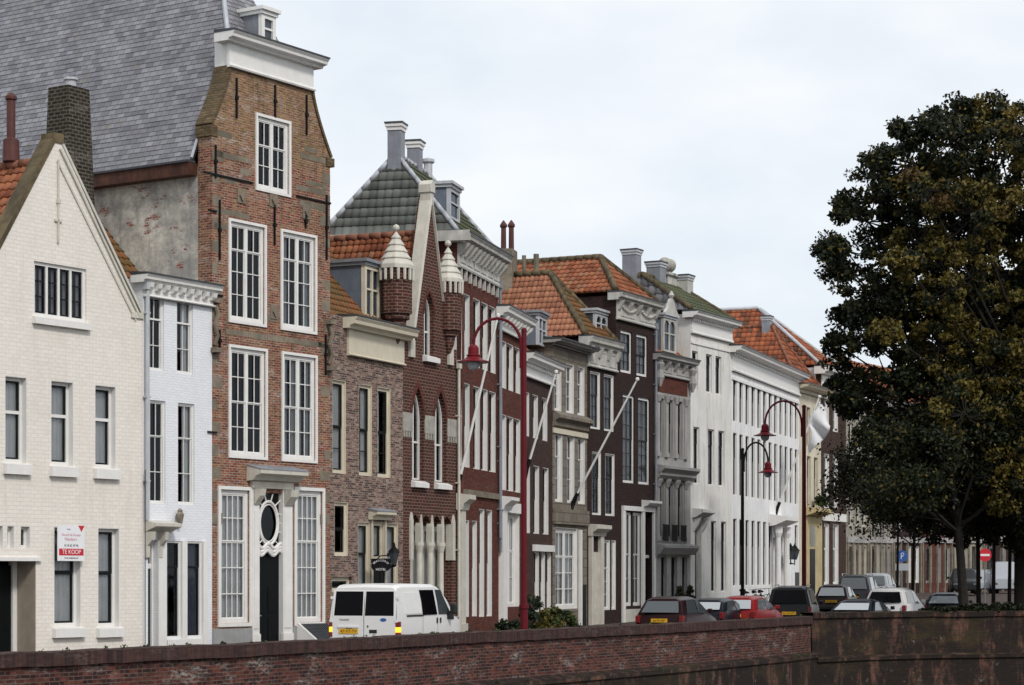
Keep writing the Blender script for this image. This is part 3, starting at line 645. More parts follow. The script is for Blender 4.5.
for x0, x1, py in ((203, 252, 172), (296, 330, 196), (208, 216, 210), (208, 222, 294), (207, 216, 432)):
    m = MB(); m.box(h.u(x0), h.u(x1), -.05, .005, h.z(py, x0)-.02, h.z(py, x0)+.03); m.build('drip_moulding', 'iron', h.e)
for px, py in ((241, 196), (273, 200), (306, 212), (274, 312)):
    m = MB(); x, z = h.u(px), h.z(py, px); m.extr([(x-.17, 0, z-.2), (x+.17, 0, z-.2), (x+.17, 0, z+.2), (x-.17, 0, z+.2)], (0, -.03, 0)); m.extr([(x, -.03, z-.15), (x+.11, -.03, z), (x, -.03, z+.15), (x-.11, -.03, z)], (0, -.05, 0)); m.build('stone_ornament', 'old_stone', h.e)
for k, (px, py) in enumerate(((212.5, 325), (327, 345))):
    m = MB()
    x = h.u(px); z = h.z(py, px)
    m.path([(x+.05, -.07, z+.55), (x+.1, -.12, z+.3), (x, -.1, z), (x+.1, -.1, z-.3), (x+.03, -.05, z-.55)], .06, 6); m.box(x-.08, x+.2, -.2, .01, z-.75, z-.62); m.box(x-.08, x+.2, -.2, .01, z+.6, z+.72)
    m.build('console', 'old_stone', h.e)
m = MB()
for cv in (lc, rc):
    for i in range(8):
        a, b = Vector((cv[i][0], -.05, cv[i][1])), Vector((cv[i+1][0], -.05, cv[i+1][1])); t = b-a; n = Vector((-t.z, 0, t.x)).normalized()
        if (n.x > 0) == (cv is lc): n = -n
        m.extr([a, b, b+n*.09, a+n*.09], (0, .60, 0))
    m.build('gable_coping', 'mossy_coping_brick', h.e); m = MB()
h.box('kneeler', 'mossy_coping_brick', -.07, .2, -.03, .54, zl-.3, zl+.0); h.box('kneeler', 'mossy_coping_brick', W-.2, W+.14, -.06, .54, zs-.25, zs+.0)
h.cornice(un-.12, um+.06, ztop, zn-.05, proj=.44, mat='white_paint', crown=.27, arch=.1, fr=.05)
h.box('cornice_back', 'white_paint', un-.05, um+.0, .06, .55, zn, ztop-.02)
ze = 13.55; zr = 20.4
pl = lambda z: -.22+(z-ze)/(zr-ze)*(W/2+.22)
zh = ztop+.02; uc = pl(zh)
roof_plane(h.e, 'roof', [(-.22, 13, ze), (-.22, .5, ze), (uc, .5, zh), (W/2, 2.1, zr), (W/2, 13, zr)], 'slate', .27, .16, flat=True)
roof_plane(h.e, 'roof', [(uc, .5, zh), (W-uc, .5, zh), (W/2, 2.1, zr)], 'slate', .27, .16, flat=True)
roof_plane(h.e, 'roof', [(W+.22, .5, ze), (W+.22, 13, ze), (W/2, 13, zr), (W/2, 2.1, zr), (W-uc, .5, zh)], 'slate', .27, .16, flat=True)
m = MB(); m.path([(uc-.02, .47, zh), (W/2, 2.07, zr)], .07, 6); m.path([(-.24, .53, ze+.05), (uc-.02, .53, zh)], .04, 6); m.build('lead_flashing', 'lead_hip', h.e)
m = MB(); m.box(-.36, -.005, .52, 13, ze-.42, ze-.08); m.build('gutter', 'brown_gutter', h.e); h.box('gutter_edge', 'dark_lead', -.42, -.10, .51, 13, ze-.079, ze-.02)
dormer(h, h.u(263, .15), h.u(276, .15), .2, 1.9, h.z(46, 268, .2), h.z(12, 268, .2), cheek='lead', front='white_paint', roofm='white_paint', mull=())
# entrance
zi = h.z(554, 270)
d = h.box('door', 'door_green', u0+.02, u1-.02, .10, .16, -.1, zi-.02)
m = MB()
for a in (.15, .55):
    for z in (.3, 1.15):
        w = (u1-u0-.12); m.box(u0+.06+w*a-.02, u0+.06+w*(a+.32), .082, .101, z, z+.7)
m.build('door_panel', 'door_green', d); m = MB(); m.lathe((u0+.2, .06, 1.05), [(.01, -.03), (.035, 0), (.01, .03)], 8); m.build('handle', 'alloy', d)
m = MB(); cx, cz, ry, rx = (u0+u1)/2, h.z(523, 270), (h.z(497, 270)-h.z(549, 270))/2*.83, (u1-u0)/2*.78
ell = lambda k, f=1: (cx+rx*f*math.cos(k), .05, cz+ry*f*math.sin(k))
m.path([ell(k) for k in np.linspace(0, 2*math.pi, 25)], .042, 6); m.path([ell(k, .86) for k in np.linspace(0, 2*math.pi, 25)], .02, 6)
for k in np.linspace(0, 2*math.pi, 15)[:-1]:
    a = ell(k); q = min(abs((u1-u0)/2/max(1e-3, abs(math.cos(k)))), abs((h.z(493, 270)-cz)/max(1e-3, abs(math.sin(k)))))*.97; m.path([a, (cx+q*math.cos(k), .05, cz+q*math.sin(k))], .02, 5)
for w, zo in ((.30, 0), (.22, .12), (.30, -.1)):
    m.path([(u0+(u1-u0)*t, .03, zi+.12+zo*.9+.07*math.sin(t*math.pi*4+w*9)) for t in np.linspace(0, 1, 17)], .055, 6)
f = m.build('fanlight', 'white_paint', d); m = MB(); m.poly([(u0, .10, zi), (u1, .10, zi), (u1, .10, zd), (u0, .10, zd)]); m.build('pane', 'window_glass', f)
for a, b in ((h.u(251), u0+.02), (u1-.02, h.u(291))):
    m = MB(); m.box(a, b, -.06, .12, -.2, zd+.12); m.box(a-.02, b+.02, -.09, .02, -.2, .55); m.box(a+.06, b-.06, -.08, -.05, .7, zd-.5); m.build('door_pilaster', 'white_paint', h.e)
    m = MB(); m.extr([(a+.04, -.09, zd+.1), (a+.04, -.34, zd+.1), (a+.04, -.3, zd-.1), (a+.04, -.17, zd-.25), (a+.04, -.09, zd-.35)], (b-a-.08, 0, 0)); m.build('console', 'bone_paint', h.e)
za_ = h.z(482, 270); m = MB(); a, b = h.u(249), h.u(292)
m.box(a+.05, b-.05, -.11, 0, zd+.121, za_); m.profx([(0, za_), (-.25, za_+.03), (-.33, za_+.14), (-.52, za_+.2), (-.52, za_+.3), (0, za_+.42)], a-.1, b+.1); m.build('door_hood', 'bone_paint', h.e); m = MB(); m.profx([(0, za_+.425), (-.53, za_+.305), (-.53, za_+.33), (0, za_+.46)], a-.11, b+.11); m.build('hood_lead', 'lead', h.e)
h.box('plinth', 'grey_plinth', -.0, h.u(250.5), -.06, .0, -.3, h.z(628.5, 235)); h.box('plinth', 'grey_plinth', h.u(291.5), W, -.06, .0, -.3, h.z(626, 308))
b = empty('cellar_hatch', h.world((h.u(297)+h.u(326))/2, -.01, 0), h.rz, 'grey slanted cellar hatch with a lattice lid in front of the tall brick house', 'hatch')
w = (h.u(326)-h.u(297))/2; zt_ = h.z(624, 312)
m = MB(); m.extr([(-w, 0, 0), (-w, -1.0, 0), (-w, -1.0, .12), (-w, -.06, zt_), (-w, 0, zt_)], (2*w, 0, 0)); m.build('hatch_box', 'grey_plinth', b)
m = MB()
for k in range(12):
    q = -w+.08+(2*w-.2)*k/11; m.extr([(q, -.99, .13), (q, -.08, zt_-.02), (q, -.08, zt_+.025), (q, -.99, .165)], (.04, 0, 0))
for k in range(8):
    t = k/7; y_ = -.97+.86*t; z_ = .15+(zt_-.17)*t; m.box(-w+.05, w-.05, y_, y_+.03, z_, z_+.03)
m.build('lattice_lid', 'dark_lead', b)
m = MB(); m.box(-w-.07, -w-.001, -1.02, .0, 0, .17); m.extr([(-w-.07, 0, .17), (-w-.07, -1.02, .17), (-w-.07, -.06, zt_+.06), (-w-.07, 0, zt_+.06)], (.069, 0, 0)); m.build('white_edge', 'white_paint', b)

# ---------------------------------------------------------------- mottled brick house
h = House('mottled_brick_house', 'low house of mottled pinkish brick with a cream cornice and a blue-grey dormer', H3.P1, 403, .44); H4 = h
W = h.W; S4 = dict(fmat='cream_paint', fw=.11, rec=.07, cols=1, rails=(.5,), lin=1, sw=.045)
h.row([(332.5, 346), (359, 372), (377.5, 390.5)], 380, 473.5, curtains=['full', 'right', 'left'], cmat='net_curtain', bars=(.25,), **S4)
h.pw(334.5, 348, 502, 556, curtain='none', **S4)
h.pw(332, 352, 577, 592, curtain='none', fmat='cream_paint', fw=.12, rails=(), rec=.1)
h.row([(358, 370), (386, 398)], 522, 600, curtains=['full', 'full'], cmat='net_curtain', **{**S4, 'rails': (.6,)})
h.pw(372, 384, 522, 560, curtain='full', **{**S4, 'rails': ()})
zt = h.z(321, 347)
h.wall('mottled_brick', top=zt+.1, D=7)
a, b = h.u(372), h.u(384); d = h.box('door', 'black_paint', a, b, -.02, .04, -.1, h.z(563, 378)); h.box('door_frame', 'cream_paint', a-.09, a-.002, -.05, .03, -.1, h.z(520, 378), d); h.box('door_frame', 'cream_paint', b+.002, b+.09, -.05, .03, -.1, h.z(520, 378), d)
zz = h.z(520, 378); m = MB(); m.profx([(0, zz), (-.12, zz), (-.14, zz+.1), (-.3, zz+.16), (-.3, zz+.24), (0, zz+.3)], h.u(368.5), h.u(388)); o = m.build('door_hood', 'cream_paint', h.e); m = MB(); m.profx([(0, zz+.305), (-.31, zz+.245), (-.31, zz+.27), (0, zz+.36)], h.u(368), h.u(388.5)); m.build('hood_lead', 'lead', o)
h.cornice(h.u(347), W-.04, h.z(317, 345), h.z(356, 350), proj=.48, mat='cream_paint', crown=.30, arch=.07)
zr = h.z(258, 345, 2.2)
roof_plane(h.e, 'roof', [(-.05, .15, zt+.1), (W-.0, .15, zt+.1), (W, 3.2, zt+3.4), (-.05, 3.2, zt+3.4)], 'mossy_pantile', .22, .29)
roof_plane(h.e, 'roof', [(W, 6.5, zt+.1), (-.05, 6.5, zt+.1), (-.05, 3.2, zt+3.4), (W, 3.2, zt+3.4)], 'orange_pantile', .22, .29)
dormer(h, h.u(363, .5), h.u(378, .5), .45, 2.6, h.z(318, 368, .5), h.z(263, 368, .5), cheek='blue_grey_board', front='cream_paint', mull=(.5,))
# oval pub sign and lantern on the wall
b = empty('hanging_sign', h.world(h.u(381, -.5), -.5, h.z(566, 381)), 0, 'black oval hanging sign with white lettering beside the door of the mottled brick house', 'sign')
m = MB(); ov = [(.30*math.cos(t), 0, .20*math.sin(t)) for t in np.linspace(0, 2*math.pi, 25)[:-1]]; m.extr([Vector(q)+Vector((0,-.02,0)) for q in ov], (0, .04, 0)); m.extr([(-.3, -.018, .08), (.3, -.018, .08), (.3, -.018, .22), (-.3, -.018, .22)], (0, .036, 0)); m.build('board', 'black_paint', b)
for k, chh in enumerate('BRASSERIE'):
    t = math.radians(155-k*130/8); text('lettering', chh, .085, 'sign_white', b, (.23*math.cos(t), -.022, .02+.14*math.sin(t)), (math.pi/2, -(t-math.pi/2), 0))
text('lettering', 'HOTEL', .10, 'sign_white', b, (0, -.022, -.11), R90)
m = MB(); m.path([(0, 0, -.2), (0, 0, -1.0)], .05, 8); m.path([(-.1, 0, .22), (-.02, .1, .3), (.1, .35, .32), (.2, .5, .3)], .018, 6); m.build('bracket', 'iron', b)
b = empty('wall_lantern', h.world(h.u(394, -.6), -.6, h.z(556, 395)), 0, 'black wall lantern on a scrolled arm between the mottled and the gothic house', 'lantern')
m = MB(); m.lathe((0, 0, 0), [(.08, -.27), (.16, .02), (.19, .1)], 6); m.build('lantern_glass', 'car_glass', b); m = MB(); m.lathe((0, 0, .101), [(.21, 0), (.16, .07), (.06, .16), (.05, .22), (.02, .3)], 6); m.build('lantern_cap', 'iron', b); m = MB(); m.lathe((0, 0, -.27), [(.03, -.08), (.09, -.03), (.09, -.001)], 6); m.build('lantern_base', 'iron', b)
m = MB(); m.path([(0, 0, -.32), (-.15, .2, -.36), (-.3, .55, -.3)], .022, 6); m.path([(-.1, .1, -.32), (-.2, .3, -.15), (-.3, .55, -.1)], .018, 6); m.build('arm', 'iron', b)

# ---------------------------------------------------------------- gothic house
h = House('gothic_house', 'narrow gothic revival brick house with pointed windows and white capped corner turrets', H4.P1, 457, .44); H5 = h
W = h.W
def arch(u0, u1, z0, zs, zt, n=6):
    c = (u0+u1)/2; w = (u1-u0)/2
    L = [(u0+w*(1-math.cos(t*math.pi/2))*1.0, zs+(zt-zs)*math.sin(t*math.pi/2)) for t in np.linspace(0, 1, n)]
    L = [(u0+w*(t**1.6), zs+(zt-zs)*(t**.8)) for t in np.linspace(0, 1, n)]
    return [(u0, z0), (u1, z0)]+[(2*c-a, b) for a, b in L]+L[::-1][1:]
def gothic_win(u0, u1, z0, zs, zt, y=.16, depth=.32, hole=True, frame='white_paint', curt=None):
    lp = arch(u0, u1, z0, zs, zt); h.hole(lp, depth); m = MB(); n = len(lp)
    cxx = (u0+u1)/2; cz = (z0+zt)/2; w = (u1-u0)
    for i in range(n):
        a, b = lp[i], lp[(i+1) % n]
        k = lambda p: (cxx+(p[0]-cxx)*(1-.13), cz+(p[1]-cz)*(1-.14/(zt-z0)))
        qa, qb = k(a), k(b); m.extr([(a[0], y, a[1]), (b[0], y, b[1]), (qb[0], y, qb[1]), (qa[0], y, qa[1])], (0, .1, 0))
    m.box(cxx-.035, cxx+.035, y+.01, y+.09, z0+.05, zt-.1); zz = z0+(zs-z0)*.62; m.box(u0+.08, u1-.08, y+.012, y+.08, zz-.03, zz+.03)
    f = m.build('window', frame, h.e); m = MB(); m.poly([(p[0], y+.06, p[1]) for p in lp]); m.build('pane', 'window_glass', f)
    m = MB(); hd = lp[2:]
    for i in range(len(hd)-1):
        a, b = hd[i], hd[i+1]; k = lambda p: (cxx+(p[0]-cxx)*1.32+(0), zs+(p[1]-zs)*1.22)
        qa, qb = k(a), k(b); m.extr([(a[0], -.018, a[1]), (b[0], -.018, b[1]), (qb[0], -.018, qb[1]), (qa[0], -.018, qa[1])], (0, .02, 0))
    m.build('brick_arch', 'red_brick', f)
    return f
zsl = h.z(358, 430)
gothic_win(h.u(424), h.u(434), h.z(358, 429), h.z(315, 429), h.z(292, 429))
for a, b in ((412, 424), (434.5, 446.5)): gothic_win(h.u(a), h.u(b), h.z(481, 429), h.z(420, 429), h.z(389, 429))
zb0, zb1, zpk = h.z(622, 430), h.z(531, 430), h.z(515, 430)
xs = [h.u(q) for q in (410, 420.5, 431.5, 442, 452)]; zsp = h.z(526, 430); lp = [(xs[0], .2), (xs[4], .2)]
for i in (3, 2, 1, 0): c = (xs[i]+xs[i+1])/2; lp += [(xs[i+1], zsp), (c+(xs[i+1]-c)*.62, zsp+(zpk-zsp)*.6), (c, zpk), (c-(xs[i+1]-c)*.62, zsp+(zpk-zsp)*.6)]
lp.append((xs[0], zsp)); h.hole(lp, .40)
m = MB(); y0_ = .30
for i in range(5): m.box(xs[i]-.10, xs[i]+.10, y0_, y0_+.09, .2, zsp+.0)
m.box(xs[0], xs[4], y0_+.005, y0_+.085, .2, .5); m.box(xs[0], xs[4], y0_+.004, y0_+.086, h.z(548, 430), h.z(543, 430)); m.box(xs[0], xs[4], y0_+.003, y0_+.087, zsp-.16, zsp)
for i in range(4): c = (xs[i]+xs[i+1])/2; m.box(c-.02, c+.02, y0_+.02, y0_+.06, .5, zsp-.16)
f = m.build('window', 'bone_paint', h.e); m = MB(); m.poly([(xs[0], y0_+.05, .2), (xs[4], y0_+.05, .2), (xs[4], y0_+.05, zpk), (xs[0], y0_+.05, zpk)]); m.build('pane', 'window_glass', f)
m = MB(); m.poly([(xs[0]-.1, y0_+.3, .2), (xs[4]+.1, y0_+.3, .2), (xs[4]+.1, y0_+.3, zsp-.15), (xs[0]-.1, y0_+.3, zsp-.15)]); m.build('curtain', 'net_curtain', f)
zsh = h.z(344, 430); zap = h.z(196, 427); ul, ur = h.u(412), h.u(448); uap = (ul+ur)/2
h.wall('gothic_brick', [(0, -.4), (W, -.4), (W, zsh), (ur, zsh), (uap+.06, zap), (uap-.06, zap), (ul, zsh), (0, zsh)], D=8, t=.4, zb=zsh-.2)
for sgn, a in ((-1, ul), (1, ur)):
    A, B = Vector((a, 0, zsh-.1)), Vector((uap, 0, zap-.05)); t = (B-A).normalized(); n = Vector((-t.z, 0, t.x)); n = n if n.z > 0 else -n
    m = MB(); m.extr([A+Vector((0,-.08,0)), B+Vector((0,-.08,0)), B+n*.10+Vector((0,-.05,0)), A+n*.10+Vector((0,-.05,0))], (0, .38, 0)); m.box(a-.2*(sgn < 0)-.06, a+.2*(sgn > 0)+.06, -.09, .44, zsh-.55, zsh-.0); m.build('gable_coping', 'bone_paint', h.e)
m = MB(); m.box(uap-.12, uap+.12, -.06, .30, zap-.25, zap+.15); m.box(uap-.16, uap+.16, -.1, .34, zap+.15, zap+.4); m.extr([(uap-.16, -.1, zap+.4), (uap+.16, -.1, zap+.4), (uap, -.1, zap+.55)], (0, .44, 0)); m.build('pinnacle', 'bone_paint', h.e)
for a, b in ((402.5, 412), (424.5, 434), (447, 456.5)):
    h.box('stone_band', 'stone_pale', h.u(a), h.u(b), -.03, .01, h.z(434, 430), h.z(416, 430)); m = MB()
    for k in range(4):
        x = h.u(a)+.08+(h.u(b)-h.u(a)-.16)*k/3; m.box(x-.04, x+.04, -.034, .01, h.z(440, 430), h.z(434.2, 430))
    m.build('stone_band', 'stone_pale', h.e)
for x0, x1, py in ((411, 425, 487), (434, 448, 487), (422.5, 436, 361)):
    m = MB(); z = h.z(py, 430); m.extr([(h.u(x0), .02, z+.17), (h.u(x0), -.16, z+.1), (h.u(x0), -.16, z-.05), (h.u(x0), .02, z-.05)], (h.u(x1)-h.u(x0), 0, 0)); m.build('sill', 'white_paint', h.e)
for px in (420.5, 431.5, 442):
    u_ = h.u(px); zc = h.z(545, 430); m = MB(); m.lathe((u_, .05, 0), [(.14, -.2), (.14, .35), (.11, .42), (.095, zc-.25), (.11, zc-.2), (.16, zc-.02), (.16, zc+.08)], 12); m.extr([(u_-.09, -.05, zc+.081), (u_+.09, -.05, zc+.081), (u_+.08, -.05, zsp), (u_, -.05, zsp+.35), (u_-.08, -.05, zsp)], (0, .2, 0)); m.build('column', 'bone_paint', h.e)
for px in (410.5, 452.5):
    u_ = h.u(px); m = MB(); m.box(u_-.1, u_+.1, -.06, .2, h.z(560, 430), zpk-.2); m.extr([(u_-.1, -.06, zpk-.2), (u_+.1, -.06, zpk-.2), (u_, -.06, zpk+.05)], (0, .2, 0)); m.build('column', 'bone_paint', h.e)
for uu, zt0 in ((h.u(395.5), h.z(270, 397)), (h.u(447.5), h.z(283, 447))):
    pass; yc = -.02; cx = uu; r = .50 if uu < 1 else .43
    m = MB(); m.lathe((cx, yc, zt0), [(.08, -2.3), (.2, -2.0), (.24, -1.75), (.32, -1.73), (.32, -1.58), (.42, -1.56), (.42, -1.4), (r, -1.38), (r, .05)], 8); t = m.build('turret', 'gothic_brick', h.e)
    m = MB(); z = zt0; st = [(r+.09, 0), (r+.09, .10)]; R_ = r+.05
    for k in range(5):
        ra, rb = R_*(1-k/5.4), R_*(1-(k+1)/5.4); z_ = .10+k*.215; st += [(ra+.012, z_+.001), (ra+.012, z_+.03), (rb-.02, z_+.213)]
    m.lathe((cx, yc, z), st+[(.05, 1.19), (.10, 1.24), (.11, 1.30), (.08, 1.37), (.02, 1.40)], 8); m.build('turret_cap', 'bone_paint', t)
    m = MB()
    for k in range(16):
        an = k/16*2*math.pi+.2; q = (r+.035); m.lathe((cx+q*math.cos(an), yc+q*math.sin(an), z-.3), [(.045, -.06), (.055, .29)], 6)
    m.build('corbel', 'bone_paint', t)
zr = h.z(238, 385, 1.8); zr2 = zr-.0
roof_plane(h.e, 'roof', [(-.1, 7.5, zsh-.3), (-.1, .4, zsh-.3), (uap-.05, .4, zr), (uap-.05, 7.5, zr)], 'orange_pantile', .22, .29)
roof_plane(h.e, 'roof', [(W+.1, .4, zsh-.3), (W+.1, 7.5, zsh-.3), (uap-.05, 7.5, zr), (uap-.05, .4, zr)], 'bright_pantile', .22, .29)
m = MB()
for i in range(16): m.path([(uap-.05, .42+i*.43, zr+.0), (uap-.05, .42+i*.43+.42, zr+.03)], [.13, .11], 8)
m.build('ridge_tile', 'terracotta', h.e, smoothf=True)
h.downpipe(W-.06, -.2, zsh-.6, 'bone_paint', .05)

# ---------------------------------------------------------------- red brick house with green-grey hipped roof
h = House('tall_red_brick_house', 'tall red-brown brick house with a bracketed white cornice and green-grey hipped roof', H5.P1, 498, .245); H6 = h
W = h.W; zt = h.z(217, 445, -.5); zb = h.z(262, 447)
S6 = dict(rec=.13, fw=.05, sw=.03, lin=1, cols=2, bars=(.25, .75), bw=.022, smat='dark_sash', curtain='none')
ops = [(456.8, 462), (464.2, 469.6), (473.2, 479.8), (481.2, 487.6), (489, 495.6)]
h.row(ops, 291, 361, **S6); h.row(ops, 381, 466, **S6)
h.row([(463.5, 469), (472, 477)], 520, 617, **{**S6, 'curtain': 'full'}); h.row([(479, 484.3), (486.5, 492)], 509, 617, **{**S6, 'curtain': 'full'})
h.wall('red_brick', top=zt-.1, D=6)
h.cornice(.03, W-.03, zt, zb, proj=.50, mat='weathered_white', crown=.28, brackets=11, arch=.14, dent=0, panel=6)
for i in range(9): x = .3+(W-.6)*i/8; h.box('cornice_drop', 'weathered_white', x-.05, x+.05, -.1, .01, zb-.35, zb+.02)
for a, b, y0 in ((456.5, 463, 490), ):
    m = MB(); z1 = h.z(495, 460); m.box(.02, .55, -.16, .02, -.2, z1-.5); m.box(-.03, .6, -.22, .02, -.2, .6); m.profx([(0, z1-.5), (-.2, z1-.5), (-.26, z1-.3), (-.45, z1-.15), (-.45, z1), (0, z1+.05)], -.1, .75); m.build('door_pilaster', 'bone_paint', h.e)
h.box('string_course', 'old_stone', .8, W, -.09, .01, h.z(493, 470)-.1, h.z(493, 470)+.1)
R0, R1 = h.hip(0, W, -.05, 4.7, zt+.05, h.z(149, 388, 2.3), ('green_grey_tile', 'moss_green_tile'), hipin=.9, p=.27, L=.33, hipr=.09, amp=.013)
h.box('gutter', 'weathered_white', -.32, -.14, -.5, 4.9, zt-.28, zt+.06)
ch = chimney(h.e, (R0[0]+.05, R0[1], R0[2]-.6), .5, .46, 1.5, 'lead'); chimney(h.e, (R1[0]-1.4, R1[1]+.1, R1[2]-.6), .5, .42, 1.4, 'lead'); m = MB(); m.lathe((R1[0]-.1, R1[1], R1[2]-.1), [(.16, 0), (.16, .5), (.24, .55), (.24, .65), (.1, .7)], 10); m.build('chimney_pot', 'white_lead', h.e)
dormer(h, h.u(448, .5), h.u(456, .5)+.2, .45, .8, h.z(218, 448, .5), h.z(184, 448, .5), cheek='blue_grey_board', front='white_lead', roofm='white_lead', mull=())
h.downpipe(W-.07, 3.5, zb, 'lead', .055)
b = H6

# ---------------------------------------------------------------- narrower red house behind the first lamp
h = House('red_brick_house', 'red-brown brick house with a plain white cornice right behind the tall maroon street lamp', H6.P1, 523, .22); H7 = h
W = h.W; zt = h.z(301, 499, -.4); zb = h.z(331, 500)
ops = [(500.3, 506.3), (507.3, 513.3), (514.5, 520.3)]
h.row(ops, 341, 388, **S6); h.row(ops, 414.5, 490, **S6)
h.pw(505, 519.5, 513, 607, rec=.2, fw=.13, lin=1, cols=2, mull=(.33, .67), bars=(.3,), rails=(.6,), smat='white_paint', curtain='full')
h.wall('red_brick', top=zt-.1, D=7)
h.cornice(.02, W-.02, zt, zb, proj=.5, mat='white_paint', crown=.4, brackets=8, arch=.1)
z1 = h.z(497, 499); m = MB(); m.box(.1, .75, -.18, .02, -.2, z1-.45); m.box(.05, .8, -.24, .02, -.2, .5); m.profx([(0, z1-.45), (-.2, z1-.45), (-.26, z1-.3), (-.5, z1-.12), (-.5, z1), (0, z1+.05)], -.02, 1.3); m.build('door_pilaster', 'white_paint', h.e)
h.box('shopfront_frame', 'white_paint', h.u(504)-.2, h.u(520.5), -.06, .01, h.z(513, 512)+.002, h.z(503, 512))
h.downpipe(.0, 3, zt-.5, 'lead', .055)
st = chimney(h.e, (h.u(512, 3), 3.2, zt-.2), 1.2, .72, h.z(250, 512, 3)-zt+.2, 'old_stone', taper=.12, cap=False)
for dx in (-.17, .17):
    m = MB(); m.lathe((h.u(512, 3), 3.2+dx, h.z(250, 512, 3)), [(.12, 0), (.11, .95), (.16, 1.0), (.16, 1.08), (.08, 1.2), (.02, 1.28)], 10); m.build('chimney_pot', 'clay_pipe', st)
roof_plane(h.e, 'roof', [(0, .1, zt), (W, .1, zt), (W, 3, zt+2.2), (0, 3, zt+2.2)], 'orange_pantile')

# ---------------------------------------------------------------- brown house with blue dormer
h = House('brown_brick_house', 'low dark brown brick house with a small blue-grey dormer, left of the grey stone house', H7.P1, 552.5, .245); H8 = h
W = h.W; zt = h.z(350, 527, -.4); zb = h.z(378, 528)
h.row([(523.8, 529.2), (532.5, 538), (541.8, 547.4)], 392, 436, **{**S6, 'curtain': 'full', 'cmat': 'net_curtain', 'rec': .14})
h.row([(524.5, 530), (533.4, 539.2), (542.8, 548.5)], 464, 533, **{**S6, 'rec': .14})
h.row([(534, 539), (540.5, 545), (546.5, 551)], 552, 612, **{**S6, 'rec': .12, 'curtain': 'full'})
h.wall('brown_brick', top=zt-.1, D=7)
h.cornice(.02, W-.02, zt, zb, proj=.5, mat='white_paint', crown=.38, arch=.1, dent=16)
h.box('shopfront_frame', 'white_paint', h.u(532.5), h.u(552), -.12, .01, h.z(551.5, 542), h.z(545, 542))
roof_plane(h.e, 'roof', [(0, .05, zt), (W, .05, zt), (W, 3.4, zt+2.4), (0, 3.4, zt+2.4)], 'orange_pantile', .22, .29)
dormer(h, h.u(537, .4), h.u(545, .4), .35, 2.2, h.z(346, 540, .4), h.z(314, 540, .4), cheek='blue_grey_board', front='white_lead', mull=(.5,))

# ---------------------------------------------------------------- grey stone house
h = House('grey_stone_house', 'narrow grey stone block house with tall white windows and a dark cornice', H8.P1, 587, .38); H9 = h
W = h.W; zt = h.z(336, 552, -.4); zb = h.z(346, 556)
S9 = dict(rec=.12, fw=.09, lin=1, cols=2, bw=.024, sw=.035, smat='white_paint', rails=(.66,), bars=(.33,), curtain='full')
h.row([(554.5, 561.5), (566, 574), (577.5, 584.5)], 361, 411, **S9); h.row([(555, 562.5), (567, 574.5), (578, 585)], 432, 502, **S9)
h.pw(555.5, 577.5, 528, 609, rec=.1, fw=.16, lin=1, cols=2, mull=(.5,), bars=(.22, .44), rails=(.66,), bw=.035, smat='white_paint', curtain='full')
h.wall('grey_stone', top=zt-.1, D=7)
h.cornice(.02, W-.02, zt, zb, proj=.5, mat='grey_pilaster', crown=.6, arch=.05)
zz = h.z(418, 556); m = MB(); m.profx([(0, zz-.35), (-.1, zz-.3), (-.12, zz-.1), (-.3, zz), (-.3, zz+.12), (0, zz+.3)], 0.01, W-.01); m.build('string_course', 'grey_stone', h.e); h.box('string_course', 'cream_paint', .02, W-.02, -.06, .005, zz-.6, zz-.40)
zz = h.z(515, 556); h.box('string_course', 'grey_stone', .01, W-.01, -.12, .005, zz-.35, zz+.25)
d = h.box('door', 'door_green', h.u(580.5), h.u(586), -.02, .03, -.1, h.z(585, 583)); h.box('door_post', 'white_paint', h.u(578.3), h.u(580.2), -.1, .03, -.1, h.z(530, 579))
roof_plane(h.e, 'roof', [(0, .05, zt), (W, .05, zt), (W, 2.5, zt+.9), (0, 2.5, zt+.9)], 'grey_tile')

# ---------------------------------------------------------------- dark house with balustrade cornice and pale orange roof
h = House('dark_brick_house', 'narrow dark brick house with a pale orange hipped roof, right of the grey stone house', H9.P1, 616, .45); H10 = h
W = h.W; zt = h.z(334, 588, -.35); zb = h.z(367, 590)
S10 = dict(rec=.07, fw=.09, lin=1, cols=2, bw=.024, sw=.035, smat='dark_sash', rails=(.6,), bars=(.2, .4), curtain='full', cmat='grey_curtain')
h.row([(590.3, 600), (604, 613.5)], 372, 429, **S10); h.row([(592, 601), (605.3, 614.5)], 452, 515, **{**S10, 'curtain': 'left', 'cmat': 'net_curtain'})
h.row([(602.5, 610), (611.5, 615.8)], 540, 610, **{**S10, 'smat': 'white_paint'})
h.wall('dark_brick', top=zt-.1, D=8)
h.cornice(.02, W-.02, zt, zb, proj=.36, mat='weathered_white', crown=.3, arch=.1, panel=3, brackets=4)
R0, R1 = h.hip(0, W, 0, 8.5, zt+.05, h.z(274, 553, 2.3), ('pale_pantile', 'mossy_pantile'), hipin=2.35, ridge='d', hipmat='mossy_stone', hipr=.14, p=.22, L=.30)
dormer(h, h.u(588, .5)+.6, h.u(601, .5)+.5, .42, 1.3, h.z(334, 592, .5), h.z(310, 592, .5), cheek='dark_lead', front='white_lead', roofm='white_lead', arched=True, mull=(.5,))
d = h.box('door', 'bone_paint', h.u(590), h.u(598), -.02, .03, -.1, h.z(552, 594)); zz = h.z(536, 590)
for a, b in ((588.5, 590.2), (598, 601)): h.box('door_pilaster', 'bone_paint', h.u(a), h.u(b), -.15, .02, -.1, zz)
m = MB(); m.profx([(0, zz), (-.18, zz), (-.22, zz+.15), (-.45, zz+.3), (-.45, zz+.45), (0, zz+.5)], h.u(588), h.u(602)); m.build('door_hood', 'bone_paint', h.e)
